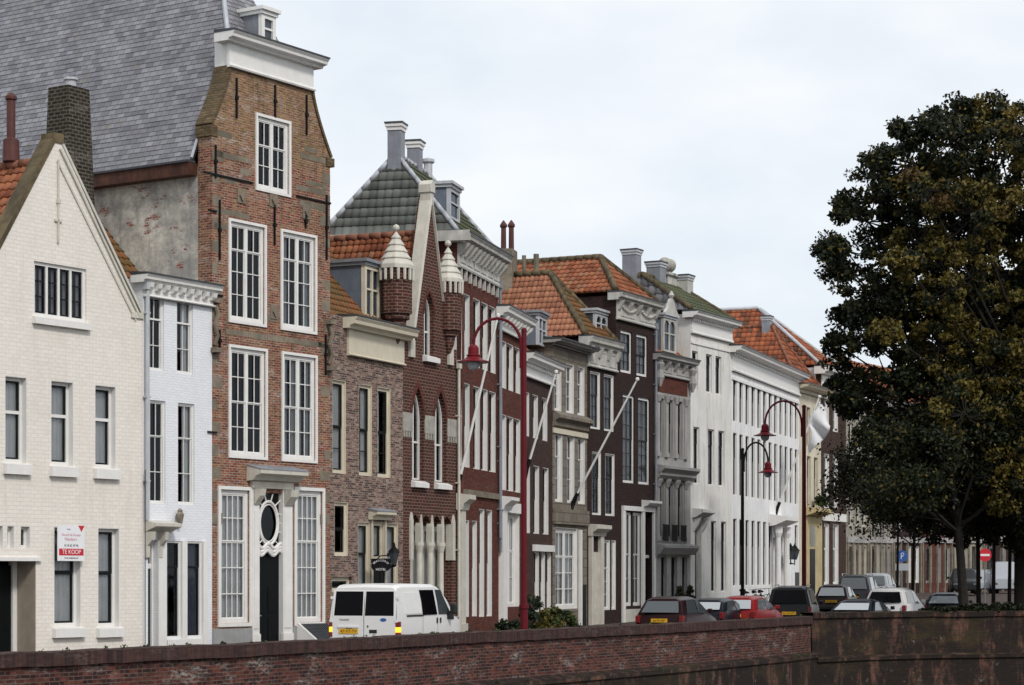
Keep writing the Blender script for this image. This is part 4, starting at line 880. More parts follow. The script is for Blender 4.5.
m = MB(); m.path([(R0[0]+.1, 3.6, R0[2]-.2), (R0[0]+.1, 3.6, R0[2]+.85)], .09, 8); m.path([(R0[0]+.25, 3.1, R0[2]-.2), (R0[0]+.25, 3.1, R0[2]+.9)], .12, 8); m.build('vent_pipe', 'old_stone', h.e)

# ---------------------------------------------------------------- taller dark house
h = House('tall_dark_brick_house', 'tall dark brown brick house with a garlanded white cornice and orange hipped roof', H10.P1, 654.5, .495); H11 = h
W = h.W; zt = h.z(287.5, 612, -.5); zb = h.z(319, 615)
S11 = dict(rec=.06, fw=.11, lin=1, cols=2, bw=.024, sw=.035, smat='dark_sash', rails=(.5,), bars=(.25, .75), curtain='full', cmat='grey_curtain')
h.row([(620.5, 632), (636.5, 647.5)], 331, 373, **S11); h.row([(622.8, 634.5), (638.2, 649.8)], 395, 483, **{**S11, 'bars': (.17, .33, .67, .83)})
h.row([(624, 632), (633, 641)], 512, 606, **{**S11, 'smat': 'white_paint', 'rails': (.55,), 'bars': (.28,)})
u0, u1, zd = h.u(643.5), h.u(652), h.z(512, 648); h.hole([(u0, -.3), (u1, -.3), (u1, zd), (u0, zd)], .3)
h.wall('dark_brick', top=zt-.1, D=9)
d = h.box('door', 'door_green', u0+.08, u1-.08, .2, .26, -.1, h.z(558, 648)); h.box('transom', 'white_paint', u0, u1, .14, .28, h.z(558, 648), h.z(555, 648), d); h.box('fanlight', 'window_glass', u0+.05, u1-.05, .2, .22, h.z(555, 648), zd, d)
for a, b in ((621.5, 624), (641, 643.4), (652.1, 654.3)): h.box('shopfront_frame', 'white_paint', h.u(a), h.u(b), -.09, .03, -.1, zd)
h.box('shopfront_frame', 'white_paint', h.u(621.5), h.u(654.3), -.11, .03, zd+.003, zd+.2); zz = h.z(508, 648); m = MB(); m.profx([(0, zz), (-.3, zz+.1), (-.4, zz+.2), (-.4, zz+.3), (0, zz+.34)], h.u(641.5), h.u(654)); m.build('door_hood', 'white_paint', h.e)
h.box('plinth', 'bone_paint', h.u(622), h.u(642), -.05, .02, -.3, h.z(609, 632))
h.cornice(.02, W-.02, zt, zb, proj=.42, mat='weathered_white', crown=.28, arch=.12, panel=2, brackets=5)
m = MB()
for k in range(2):
    x0 = .5+k*W*.5; x1 = x0+W*.33
    for t in np.linspace(0, 1, 9): m.lathe((x0+(x1-x0)*t, -.1, zb+(zt-zb)*.5-.16*math.sin(t*math.pi)), [(.02, -.09), (.09, 0), (.02, .09)], 7)
m.build('garland', 'weathered_white', h.e)
R0, R1 = h.hip(0, W, -.05, 9, zt+.08, h.z(258, 600, 1.7), ('orange_pantile', 'orange_pantile'), hipin=1.7, ridge='d', hipmat='mossy_stone', hipr=.15, p=.26, L=.34)
h.downpipe(W-.06, 3, zb, 'lead', .06)

# ---------------------------------------------------------------- grey pilastered house
h = House('pilastered_house', 'narrow grey stuccoed house with pilasters, a balcony band and an ornate dormer', H11.P1, 690.5, .52); H12 = h
W = h.W; zt = h.z(350.5, 654, -.5); zb = h.z(375, 657)
S12 = dict(rec=.12, fw=.06, lin=1, cols=1, smat='dark_sash', rails=(.6,), curtain='right', fmat='grey_pilaster', cmat='grey_curtain')
cols_ = [(659.5, 664.5), (668, 673.5), (677, 683)]
h.row(cols_, 398, 458, **S12); h.row(cols_, 482, 540, **S12); h.row([(661, 667), (671, 677.5), (682, 687.5)], 556, 602, **S12)
h.wall('grey_pilaster', top=zt-.1, D=8)
h.box('brick_panel', 'red_brick', h.u(657.5), h.u(687), -.025, .004, h.z(394, 672), h.z(377.5, 672))
for px in (657.5, 666, 675.3, 685):
    for y0, y1 in ((458, 396), (541, 480)):
        za, zc_ = h.z(y0, 672), h.z(y1, 672); u_ = h.u(px); m = MB(); m.box(u_-.14, u_+.14, -.07, .02, za, zc_-.35); m.lathe((u_, -.03, zc_-.35), [(.12, 0), (.15, .1), (.22, .28), (.22, .36)], 8); m.box(u_-.18, u_+.18, -.1, .02, za, za+.2); m.build('pilaster', 'grey_pilaster', h.e)
for py, pr, hh in ((470, .5, .22), (476.5, .3, .16), (548, .45, .3)):
    z = h.z(py, 672); m = MB(); m.profx([(0, z-hh), (-pr*.5, z-hh), (-pr, z), (-pr, z+.12), (0, z+.2)], .02, W-.02); m.build('string_course', 'grey_pilaster', h.e)
m = MB()
for px in (660, 670, 680.5): m.box(h.u(px)-.3, h.u(px)+.35, -.07, .01, h.z(473, 672), h.z(467.5, 672))
m.build('balcony_panel', 'stone_pale', h.e)
for px in (662, 671, 680):
    m = MB(); u_ = h.u(px); z0, z1 = h.z(541, 672), h.z(526, 672)
    for k in range(6): m.box(u_-.28+k*.11, u_-.25+k*.11, -.2, -.17, z0, z1)
    m.box(u_-.3, u_+.33, -.21, -.16, z1, z1+.05); m.box(u_-.3, u_+.33, -.21, -.16, z0+.1, z0+.14); m.build('window_railing', 'iron', h.e)
h.cornice(.04, W-.04, zt, zb, proj=.42, mat='grey_pilaster', crown=.3, arch=.1, panel=2, brackets=5)
m = MB(); za, zc_ = h.z(375, 655), h.z(360, 655)
for u_ in (.2, W-.2): m = MB(); m.lathe((u_, -.18, za-.5), [(.05, 0), (.2, .4), (.12, .75), (.22, 1.0), (.05, 1.15)], 8); m.build('scroll_ornament', 'grey_pilaster', h.e)
D_ = dormer(h, h.u(659, .5), h.u(671.5, .5), .3, 2.6, h.z(352, 665, .4), h.z(316, 665, .4), cheek='blue_grey_board', front='weathered_white', arched=True, roofm='white_lead', mull=(.5,))
m = MB(); uu = (h.u(659, .5)+h.u(671.5, .5))/2; z = h.z(316, 665, .4)+.1; m.extr([(uu-.75, .15, z), (uu+.75, .15, z), (uu+.4, .15, z+.3), (uu+.2, .15, z+.6), (uu, .15, z+.75), (uu-.2, .15, z+.6), (uu-.4, .15, z+.3)], (0, .15, 0)); m.lathe((uu, .2, z+.7), [(.06, 0), (.14, .15), (.03, .35)], 8); m.build('dormer_crest', 'weathered_white', D_)
roof_plane(h.e, 'roof', [(0, .05, zt), (W, .05, zt), (W, 3.4, zt+2.3), (0, 3.4, zt+2.3)], 'orange_pantile', .22, .29)

# ---------------------------------------------------------------- pale stucco house with grey tile hip
h = House('pale_stucco_house', 'tall pale stucco house with a dentilled cornice, tiled hip roof and stone balls', H12.P1, 731.5, .52); H13 = h
W = h.W; zt = h.z(304, 678, -.6); zb = h.z(333, 690)
S13 = dict(rec=.09, fw=.06, cols=1, smat='dark_sash', rails=(.72,), bars=(.36,), curtain='right', cmat='grey_curtain', fmat='white_paint', cas=.0)
h.row([(692, 698), (706, 712), (715.5, 721.5)], 351, 390, **S13); h.row([(693.5, 699.5), (708, 714.5), (718.3, 724.5)], 427, 484, **S13)
h.row([(711, 716.3), (721, 726.3)], 521, 592, **S13)
u0, u1, zd = h.u(695), h.u(701.5), h.z(518, 698); h.hole([(u0, -.3), (u1, -.3), (u1, zd), (u0, zd)], .35)
h.wall('pale_render', top=zt-.1, D=8)
d = h.box('door', 'door_green', u0+.06, u1-.06, .25, .3, -.1, h.z(550, 698)); h.box('transom', 'white_paint', u0, u1, .2, .32, h.z(550, 698), h.z(547, 698), d); h.box('fanlight', 'window_glass', u0, u1, .26, .28, h.z(547, 698), zd, d)
zz = h.z(515, 698); m = MB(); m.profx([(0, zz-.15), (-.2, zz-.1), (-.55, zz+.1), (-.55, zz+.25), (0, zz+.32)], u0-.35, u1+.35); m.build('door_hood', 'pale_render', h.e)
for q in (u0-.2, u1+.04):
    m = MB(); m.extr([(q, 0, zz-.2), (q, -.35, zz-.12), (q, -.2, zz-.5), (q, 0, zz-.8)], (.16, 0, 0)); m.build('console', 'pale_render', h.e)
h.cornice(.03, W-.03, zt, zb, proj=.5, mat='white_paint', crown=.28, arch=.12, dent=22)
h.box('string_course', 'white_paint', .02, W-.02, -.05, .005, h.z(343, 690), h.z(340.5, 690))
zr = h.z(277, 653, 2.6)
R0, R1 = h.hip(0, W, -.1, 5.6, zt+.08, zr, ('grey_tile', 'moss_green_tile'), hipin=.8, p=.42, L=.46, hipmat='mossy_stone', hipr=.13, amp=.05)
chimney(h.e, (R0[0]-.0, R0[1]+.5, R0[2]-.7), .62, .7, 1.75, 'lead', capmat='white_lead'); chimney(h.e, (R0[0]+1.7, R0[1], R0[2]-.7), .7, .7, 1.35, 'lead', capmat='white_lead'); chimney(h.e, (R1[0]+.1, R1[1]-.5, R1[2]-1.5), .7, .7, 1.75, 'weathered_white', capmat='white_lead')
for uu in (R0[0]+2.7, R1[0]-.5):
    m = MB(); m.box(uu-.3, uu+.3, R0[1]-.3, R0[1]+.3, R0[2]-.7, R0[2]+.28); m.box(uu-.4, uu+.4, R0[1]-.4, R0[1]+.4, R0[2]+.28, R0[2]+.4)
    o = m.build('ball_pedestal', 'weathered_white', h.e); m = MB(); m.lathe((uu, R0[1], R0[2]+.4), [(.08, 0), (.1, .08)]+[(.34*math.sin(t), .42-.34*math.cos(t)) for t in np.linspace(.35, 3.1, 9)], 12); m.build('stone_ball', 'stone_pale', o, smoothf=True)

# ---------------------------------------------------------------- long white house
h = House('long_white_house', 'long white stuccoed house with rows of narrow windows and a canopied door', H13.P1, 799, .34); H14 = h
W = h.W; zt = h.z(341, 733, -.6); zb = h.z(372, 735)
S14 = dict(rec=.07, fw=.04, sw=.03, lin=1, cols=1, smat='dark_sash', rails=(.6,), curtain='none', fmat='white_paint')
n = 12; us = [W*(i+.55)/(n+.1) for i in range(n)]
for i, u_ in enumerate(us):
    w = .40; k = dict(S14); k['curtain'] = ['none', 'full', 'right', 'full'][i % 4]; k['cmat'] = 'grey_curtain'
    h.win(u_-w, u_+w, h.z(423, 740), h.z(380, 740), **k); h.win(u_-w, u_+w, h.z(496, 740), h.z(434, 740), **k)
    if i not in (7, 10, 11): h.win(u_-w, u_+w, h.z(586, 740), h.z(519, 740), **k)
    if i == 11: h.win(u_-w, u_+w, h.z(553, 740), h.z(519, 740), **k)
u0, u1, zd = us[7]-.7, us[7]+.7, h.z(535, 740); h.hole([(u0, -.3), (u1, -.3), (u1, zd), (u0, zd)], .4)
h.wall('white_render', top=zt-.1, D=9)
h.box('door', 'pale_render', u0+.1, u1-.1, .3, .36, -.1, zd-.1)
zz = h.z(519, 740); m = MB(); m.profx([(0, zz-.2), (-.3, zz-.15), (-.9, zz+.1), (-.9, zz+.3), (0, zz+.42)], u0-.9, u1+.9); m.build('canopy', 'white_paint', h.e)
for q in (u0-.55, u1+.2):
    m = MB(); m.lathe((q+.18, -.35, 0), [(.22, -.2), (.22, .5), (.17, .6), (.15, zz-.8), (.24, zz-.55), (.24, zz-.21)], 10); m.build('column', 'white_paint', h.e)
h.cornice(.04, W-.04, zt, zb, proj=.6, mat='white_paint', crown=.26, arch=.14, dent=44)
h.box('string_course', 'white_paint', .02, W-.02, -.06, .005, h.z(381, 736), h.z(378.5, 736))
m = MB(); m.box(us[11]-.35, us[11]+.6, -.05, .03, .6, h.z(572, 740)); m.build('dark_panel', 'dark_lead', h.e)
roof_plane(h.e, 'roof', [(0, .1, zt+.05), (W, .1, zt+.05), (W, 5, zt+2.0), (0, 5, zt+2.0)], 'grey_tile', .3, .4, amp=.02)
for k, du in enumerate((-.9, .9)):
    pass
b = empty('twin_lantern', h.world(us[8]+.6, -.0, h.z(553, 740)), h.rz, 'black twin-armed wall lantern near the canopied door of the long white house', 'lantern')
for sg in (-1, 1):
    m = MB(); m.lathe((sg*.55, -.5, .1), [(.12, -.35), (.24, .05), (.26, .12)], 6); m.build('lantern_glass', 'car_glass', b); m = MB(); m.lathe((sg*.55, -.5, .221), [(.3, 0), (.2, .1), (.06, .3), (.02, .4)], 6); m.build('lantern_cap', 'iron', b)
m = MB(); m.path([(-.55, -.5, -.25), (-.5, -.5, -.5), (-.2, -.4, -.45), (0, .02, -.5), (.2, -.4, -.45), (.5, -.5, -.5), (.55, -.5, -.25)], .035, 6); m.build('arm', 'iron', b)

# ---------------------------------------------------------------- cream house
h = House('cream_house', 'narrow cream stuccoed house with an ochre doorway, beside the long white house', H14.P1, 821, .42); H15 = h
W = h.W; zt = h.z(381, 800, -.6); zb = h.z(393, 802)
S15 = dict(rec=.14, fw=.08, lin=1, cols=1, smat='dark_sash', rails=(.6,), curtain='right', fmat='cream_paint')
h.row([(806.5, 810.5), (813.3, 817.3)], 407, 447, **S15); h.row([(807, 811), (814, 818)], 456, 508, **S15); h.row([(816, 819.5)], 527, 585, **S15)
h.wall('cream_render', top=zt-.1, D=9); h.cornice(.03, W-.03, zt, zb, proj=.7, mat='cream_paint', crown=.5, arch=.1)
h.box('doorway', 'ochre_render', h.u(805.5), h.u(820.5), -.1, .002, -.2, h.z(517, 812)); d = h.box('door', 'door_green', h.u(808), h.u(813), -.13, -.09, -.1, h.z(549, 811)); h.box('fanlight', 'window_glass', h.u(808), h.u(813), -.125, -.095, h.z(546, 811), h.z(526, 811), d)
zz = h.z(515, 812); m = MB(); m.profx([(0, zz-.1), (-.3, zz), (-.75, zz+.15), (-.75, zz+.35), (0, zz+.42)], h.u(804.5), h.u(821)); m.build('balcony', 'ochre_render', h.e)
R = h.hip(0, W, 0, 9, zt+.08, h.z(331, 769, 3), ('bright_pantile', 'bright_pantile'), hipin=2.2, ridge='d', hipmat='terracotta', p=.30, L=.35)
chimney(h.e, (R[0][0]+.0, R[0][1]+.3, R[0][2]-.5), .55, .45, .95, 'lead', capmat='white_lead')

# ---------------------------------------------------------------- brown house with the large orange roof, and the houses seen past the tree
h = House('orange_roofed_house', 'brown brick house with a white cornice and one very large orange tiled roof', H15.P1, 846, .46); H16 = h
W = h.W; zt = h.z(363, 822, -.6); zb = h.z(386, 822)
SB = dict(rec=.13, fw=.12, lin=1, cols=2, smat='white_paint', rails=(.6,), bars=(.3,), curtain='full')
h.row([(824, 829), (833, 838)], 392, 430, **SB); h.row([(824, 829), (833, 838)], 454, 508, **SB); h.row([(824, 829), (833, 838.5)], 524, 585, **SB)
h.wall('brown_brick', top=zt-.1, D=12); h.cornice(.03, W-.03, zt, zb, proj=.7, mat='white_paint', crown=.4, arch=.1)
h.box('ground_front', 'pale_render', .02, W-.02, -.04, .001, h.z(521, 830), h.z(513, 830)); h.box('side_frieze', 'white_paint', -.05, -.002, .3, 7, zb-.4, zt-.05)
R = h.hip(0, W, 0, 13, zt+.08, h.z(308, 768, 4), ('bright_pantile', 'bright_pantile'), hipin=4.6, ridge='d', hipmat='white_lead', hipr=.11, p=.31, L=.36, bead=False)
zz = R[0][2]; m = MB(); m.box(.9, 1.9, 6.4, 7.4, zz-2.6, zz-1.35); m.build('roof_hatch', 'dark_lead', h.e)
prev = H16; rest = [
 (868, .5, 'ivory_house', 'ivory stuccoed house with tall shop windows seen past the left twigs of the trees', 'shaded_render', 400, 'bone_paint', [(848.5, 853), (856, 860), (862, 866.5)]),
 (892, .52, 'yellowish_house', 'pale yellow house partly hidden by the trees, behind the blue round sign', 'shaded_render', 415, 'cream_paint', [(872, 877), (880, 884.5), (887, 890.5)]),
 (921, .55, 'dark_gabled_house', 'very dark brick house behind the trees, with a black doorway right of the blue sign', 'dark_brick', 405, 'white_paint', [(896, 902), (906, 911), (914, 919)]),
 (952, .58, 'red_shutter_house', 'red-brown brick house behind the trees with one tall white window', 'red_brick', 410, 'white_paint', [(926, 932), (936, 941), (945, 950)]),
 (984, .62, 'white_shop', 'white fronted house behind the tree trunks, left of the no-entry sign', 'shaded_render', 420, 'bone_paint', [(957, 963), (967, 972), (976, 981)]),
 (1050, .66, 'far_brick_house', 'wide brown brick house farthest right behind the tree trunks', 'dark_brick', 415, 'bone_paint', [(989, 995), (1000, 1006), (1012, 1018), (1025, 1031), (1038, 1044)])]
for i_, (xr, sl, nm, lab, mat, ytop, fm, ws) in enumerate(rest):
    h = House(nm, lab, prev.P1, xr, sl); W = h.W; xm = h.xr-10; zt = h.z(ytop, xm)
    k = dict(rec=.13, fw=.12, lin=1, cols=2, smat='dark_sash', fmat='grey_pilaster' if i_ % 2 else fm, rails=(.6,), bars=(.3,), curtain='right', cmat='grey_curtain')
    h.row(ws, ytop+22, ytop+62, **k); h.row(ws, ytop+84, ytop+126, **k); h.row(ws, 546, 583, **{**k, 'fw': .16})
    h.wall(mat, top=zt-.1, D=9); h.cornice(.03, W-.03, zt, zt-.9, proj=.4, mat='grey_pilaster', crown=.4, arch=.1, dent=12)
    za = h.z(543, xm); h.box('shopfront_frame', 'grey_pilaster', .05, W-.05, -.12, .002, za+.01, za+.35)
    for q in np.linspace(.1, W-.3, 5): h.box('shopfront_pilaster', 'old_stone', q, q+.2, -.1, .003, 0, za)
    roof_plane(h.e, 'roof', [(0, .1, zt), (W, .1, zt), (W, 4, zt+3), (0, 4, zt+3)], 'orange_pantile', .3, .35)
    prev = h
H_LAST = prev
# ================================================================== ground, quay, canal
WT = .80                                            # quay parapet top above the street
wl = [(-160, 660.5), (0, 653), (105, 649), (210, 645), (310, 640), (395, 636), (480, 631.7), (560, 628.2), (670, 623.4), (780, 618), (812, 616)]
WP = [Vector(((x-CX)/F*((HC-WT)*F/(y-YH)), (HC-WT)*F/(y-YH))) for x, y in wl]
P_end = WP[-1]
wr = [(812, 75.12), (860, 77.2), (930, 79.0), (1030, 80.3), (1180, 82.5)]; WD = .91
WR = [Vector(((x-CX)/F*Y, Y)) for x, Y in wr]
def uneven(pts, step, amp, seed):
    r = random.Random(seed); out = []; ph = [r.random()*6 for _ in range(3)]; L = 0
    for a, b in zip(pts, pts[1:]):
        n = max(1, int((b-a).length/step))
        for i in range(n): out.append(a.lerp(b, i/n))
    return out+[pts[-1]]
def strip(name, pts, prof, mat, parent, jit=0):            # profile (out, z) swept along a plan polyline; out = towards the water
    m = MB(); n = len(pts); nr = []
    for i in range(n):
        t = (pts[min(i+1, n-1)]-pts[max(i-1, 0)]).normalized(); nr.append(Vector((t.y, -t.x)))
    jr = random.Random(5); J = [(jr.uniform(-jit, jit), jr.uniform(-jit, jit)) for _ in range(n)]
    L = [0]
    for i in range(1, n): L.append(L[-1]+(pts[i]-pts[i-1]).length)
    for i in range(n-1):
        for k in range(len(prof)-1):
            (o0, z0), (o1, z1) = prof[k], prof[k+1]
            q = []
            for (j, o, z) in ((i, o0, z0), (i+1, o0, z0), (i+1, o1, z1), (i, o1, z1)): p = pts[j]+nr[j]*(o+J[j][0]); q.append((p.x, p.y, z+J[j][1]))
            vert = abs(z1-z0) > abs(o1-o0)
            uv = [(L[i], z0 if vert else o0), (L[i+1], z0 if vert else o0), (L[i+1], z1 if vert else o1), (L[i], z1 if vert else o1)]
            m.poly(q[::-1], 0, uv[::-1])
    return m.build(name, mat, parent)
q = empty('quay_wall', (0, 0, 0), 0, 'long low red brick quay wall with an upright brick coping, running along the bottom of the photo', 'quay wall')
WPX = WP+[WP[-1]+(WP[-1]-WP[-2]).normalized()*2.0]
strip('wall_face', WPX, [(-.05, -.45), (-.05, WT-.27), (-.4, WT-.27)][:2], 'quay_brick', q)
strip('coping', uneven(WP, .45, 0, 1), [(-.05, WT-.271), (.03, WT-.271), (.03, WT-.02), (.0, WT), (-.35, WT), (-.38, WT-.02), (-.38, -.3)], 'coping_brick', q, .011)
strip('ledge', WPX, [(-.05, -.42), (.22, -.50), (.24, -.62), (.18, -.63)], 'mossy_quay', q)
strip('lower_wall', WPX, [(.18, -.62), (.26, -3.6)], 'mossy_quay', q)
q = empty('dark_quay_wall', (0, 0, 0), 0, 'dark stained and mossy quay wall at the bottom right under the trees', 'quay wall')
strip('wall_face', WR, [(.02, -.66), (-.03, WD-.20)], 'mossy_quay', q); strip('coping', uneven(WR, .6, 0, 2), [(-.03, WD-.201), (.05, WD-.201), (.05, WD-.02), (.0, WD), (-.5, WD), (-.5, -.3)], 'mossy_quay', q, .012)
strip('ledge', WR, [(.02, -.60), (.24, -.66), (.24, -.78), (.16, -.79)], 'mossy_quay', q); strip('lower_wall', WR, [(.16, -.78), (.26, -3.6)], 'mossy_quay', q)
cl = []
for k in range(60):
    a = random.random()*(len(WP)-1); i_ = int(a); p = WP[i_].lerp(WP[i_+1], a-i_); z_ = random.choice([WT+.01, WT+.01, -.46]); cl.append((p.x+(.14 if z_ < 0 else -.05), p.y-(.14 if z_ < 0 else -.05), z_, .07))
WEEDS = cl
# street: one sheet from the wall to the horizon
m = MB(); front = [p+Vector((-.25*0, .18)) for p in WP]+[p+Vector((-.05, .2)) for p in WR[1:]]; front = [Vector((-400, 30))]+front+[Vector((400, 108))]
ysamp = [0, 1, 2, 4, 8, 12, 16, 20, 24, 28, 32, 36, 40, 46, 52, 60, 80, 150, 400, 1500]
g = [[Vector((p.x*(1+(yy/1500)*4), p.y+yy)) for p in front] for yy in ysamp]
for a in range(len(ysamp)-1):
    for b in range(len(front)-1):
        qd = [g[a][b], g[a][b+1], g[a+1][b+1], g[a+1][b]]; m.poly([(p.x, p.y, gz(p.x, p.y)) for p in qd], 0, [(p.x, p.y) for p in qd])
o = m.build('street', 'street_clinker'); tag(o, kind='structure')
m = MB(); m.poly([(-900, 3.5, -2.9), (900, 3.5, -2.9), (900, 115, -2.9), (-900, 115, -2.9)]); o = m.build('canal_water', 'canal_water'); tag(o, kind='structure')
m = MB(); m.box(-60, 60, -30, 3.6, -3.6, .55); o = m.build('near_quay', 'street_clinker'); tag(o, kind='structure')
# pavement with a kerb along the houses
m = MB(); cs = [A1]+[hh.P1 for hh in (H1, H2, H3, H4, H5, H6, H7, H8, H9, H10, H11, H12, H13, H14, H15, H16)]
for a, b in zip(cs, cs[1:]):
    d = (b-a).normalized(); nn = Vector((d.y, -d.x)); n = max(1, int((b-a).length/3))
    for i in range(n):
        p, r = a.lerp(b, i/n), a.lerp(b, (i+1)/n); w = 1.5
        z0, z1 = gz(p.x, p.y)+.12, gz(r.x, r.y)+.12; po, ro = p+nn*w, r+nn*w
        m.poly([(p.x, p.y, z0), (po.x, po.y, z0), (ro.x, ro.y, z1), (r.x, r.y, z1)]); m.poly([(po.x, po.y, z0-.3), (ro.x, ro.y, z1-.3), (ro.x, ro.y, z1), (po.x, po.y, z0)][::-1])
o = m.build('pavement', 'street_clinker'); tag(o, kind='structure')

# ================================================================== vehicles
def qoff(m, pts, off=.008, mi=0, shrink=0.0):
    P = [Vector(p) for p in pts]; c = sum(P, Vector())/len(P); P = [p.lerp(c, shrink) for p in P]
    n = (P[1]-P[0]).cross(P[2]-P[0]).normalized(); m.poly([p+n*off for p in P], mi)
def car(name, label, px, Y, slope, L, W, Ht, pm, zb=.92, hatch=.42, bonnet=1.05, roof0=.15, group='cars parked along the quay', plate='47-TD-SX', rails=False, cat='car', flip=False, glass='car_glass'):
    loc = at(px, Y); rz = math.atan2(1, slope)-math.pi/2 + (math.pi if flip else 0)
    r = empty(name, loc, rz, label, cat, group); w = W/2
    fl = L-bonnet
    def ring(ys, zs, ws): return [Vector((-w*k, y, z)) for k, y, z in zip(ws, ys, zs)], [Vector((w*k, y, z)) for k, y, z in zip(ws, ys, zs)]
    zs = [.24, .55, zb, Ht-.11, Ht-.02]; wf = [.93, 1, .95, .76, .5]; top = [zb, Ht-.11, Ht-.02]
    R = [ring([.08, 0, .05, hatch, hatch+.13], [.30, .55, zb, Ht-.14, Ht-.06], [.88, .94, .88, .70, .45]),
         ring([.35, .35, .40, hatch+.30, hatch+.35], zs, [.93, .99, .94, .755, .5]),
         ring([L*.4]*5, [.24, .55, zb-.01, Ht-.09, Ht], wf),
         ring([fl-.35, fl-.35, fl-.25, fl-.85, fl-.8], [.24, .55, zb-.03, Ht-.13, Ht-.05], [.93, 1, .95, .74, .5]),
         ring([fl, fl, fl+.05, fl+.08, fl+.12], [.24, .55, zb-.05, zb+.0, zb+.03], [.93, 1, .94, .84, .5]),
         ring([L-.3, L-.25, L-.32, L-.34, L-.33], [.26, .5, zb-.16, zb-.13, zb-.1], [.90, .95, .86, .76, .5]),
         ring([L-.05, L, L-.10, L-.12, L-.13], [.28, .45, zb-.28, zb-.25, zb-.23], [.74, .8, .74, .66, .45])]
    m = MB(); loops = [a+b[::-1] for a, b in R]; n = len(loops[0])
    for i in range(len(R)-1):
        for k in range(n):
            k2 = (k+1) % n; m.poly([loops[i][k], loops[i+1][k], loops[i+1][k2], loops[i][k2]][::-1])
    m.poly(loops[0]); m.poly(loops[-1][::-1])
    bm = bmesh.new(); me = bpy.data.meshes.new('body'); idx = {}
    vs = []
    for p in [p for f in m.f for p in [m.v[j] for j in f]]:
        k = tuple(round(c, 5) for c in p)
        if k not in idx: idx[k] = bm.verts.new(p)
    for f in m.f:
        try: bm.faces.new([idx[tuple(round(c, 5) for c in m.v[j])] for j in f])
        except ValueError: pass
    bmesh.ops.recalc_face_normals(bm, faces=bm.faces); bm.to_mesh(me); bm.free(); me.materials.append(M[pm]); body = bpy.data.objects.new('body', me); COL.objects.link(body); body.parent = r
    me.polygons.foreach_set('use_smooth', [True]*len(me.polygons))
    bv = body.modifiers.new('bevel', 'BEVEL'); bv.width = .05; bv.segments = 3; bv.limit_method = 'ANGLE'; bv.angle_limit = math.radians(18); bv.harden_normals = False
    wn = body.modifiers.new('wn', 'WEIGHTED_NORMAL')
    g = MB(); lerp = lambda a, b, t: a.lerp(b, t)
    def pane(pts, name):
        g = MB(); P = [Vector(p) for p in pts]; c = sum(P, Vector())/4; nrm = (P[1]-P[0]).cross(P[3]-P[0]).normalized()
        out = Vector((c.x, c.y-L*.45, c.z-.6)); nrm = nrm if nrm.dot(out) > 0 else -nrm
        for t0 in (0,): g.poly([p+nrm*.012 for p in P])
        g.build(name, glass if name == 'rear_window' else 'car_glass', r)
    for s in (0, 1):
        sg = [R[i][s] for i in range(len(R))]
        def sq(i, ti, j, tj, lo=.06, hi=.93):
            a0, a1 = lerp(sg[i][2], sg[i+1][2], ti), lerp(sg[i][3], sg[i+1][3], ti); b0, b1 = lerp(sg[j][2], sg[j+1][2], tj), lerp(sg[j][3], sg[j+1][3], tj)
            return [lerp(a0, a1, lo), lerp(b0, b1, lo), lerp(b0, b1, hi), lerp(a0, a1, hi)]
        pane(sq(1, .02, 1, .96), 'side_window'); pane(sq(2, .04, 2, .90), 'side_window')
    a, b = R[0]; pane([lerp(lerp(a[2], a[3], .12), lerp(b[2], b[3], .12), .07), lerp(lerp(a[2], a[3], .12), lerp(b[2], b[3], .12), .93), lerp(lerp(a[2], a[3], .95), lerp(b[2], b[3], .95), .93), lerp(lerp(a[2], a[3], .95), lerp(b[2], b[3], .95), .07)], 'rear_window')
    a, b = R[3]; c, d = R[4]; pane([lerp(lerp(c[3], a[3], .05), lerp(d[3], b[3], .05), .06), lerp(lerp(c[3], a[3], .05), lerp(d[3], b[3], .05), .94), lerp(lerp(c[3], a[3], .93), lerp(d[3], b[3], .93), .94), lerp(lerp(c[3], a[3], .93), lerp(d[3], b[3], .93), .06)], 'windscreen')
    for s in (-1, 1):
        m = MB(); x = s*w*.86; m.box(x-.065, x+.065, -.012, .25, .64, zb-.04); m.build('tail_light', 'tail_red', r, bevel=.015)
        m = MB(); x = s*w*.66; m.box(x-.15, x+.15, L-.32, L-.02, .56, .68); m.build('headlight', 'car_glass', r, bevel=.02)
        m = MB(); x = s*(w+.07); m.box(x-.08, x+.08, fl-.5, fl-.40, zb+.02, zb+.16); m.build('mirror', pm, r, bevel=.03)
        for yy in (.72, L-.78):
            m = MB(); m.path([(s*(w-.2), yy, .31), (s*(w+.005), yy, .31)], .31, 20); t = m.build('wheel', 'rubber', r, bevel=.03); m = MB(); m.path([(s*(w-.02), yy, .31), (s*(w+.012), yy, .31)], .2, 14); m.build('rim', 'alloy', t)
    m = MB(); m.box(-.27, .27, -.022, .05, .66, .78); p = m.build('number_plate', 'plate_yellow', r); text('plate_text', plate, .105, 'letter_black', p, (0, -.024, .715), R90)
    m = MB(); m.box(-w*.9, w*.9, -.03, .1, .36, .5); m.build('bumper', 'plastic_black', r, bevel=.02)
    if rails:
        for s in (-1, 1):
            m = MB(); x = s*w*.68; m.path([(x, hatch+.35, Ht-.06), (x, hatch+.4, Ht+.03), (x, fl-1.1, Ht+.03), (x, fl-1.0, Ht-.06)], .02, 6); m.build('roof_rail', 'alloy', r)
    return r
car('parked_car', 'dark maroon hatchback with a yellow number plate at the left end of the row', 659, 71.5, .42, 4.0, 1.74, 1.50, 'car_maroon', plate='66-FH-RP')
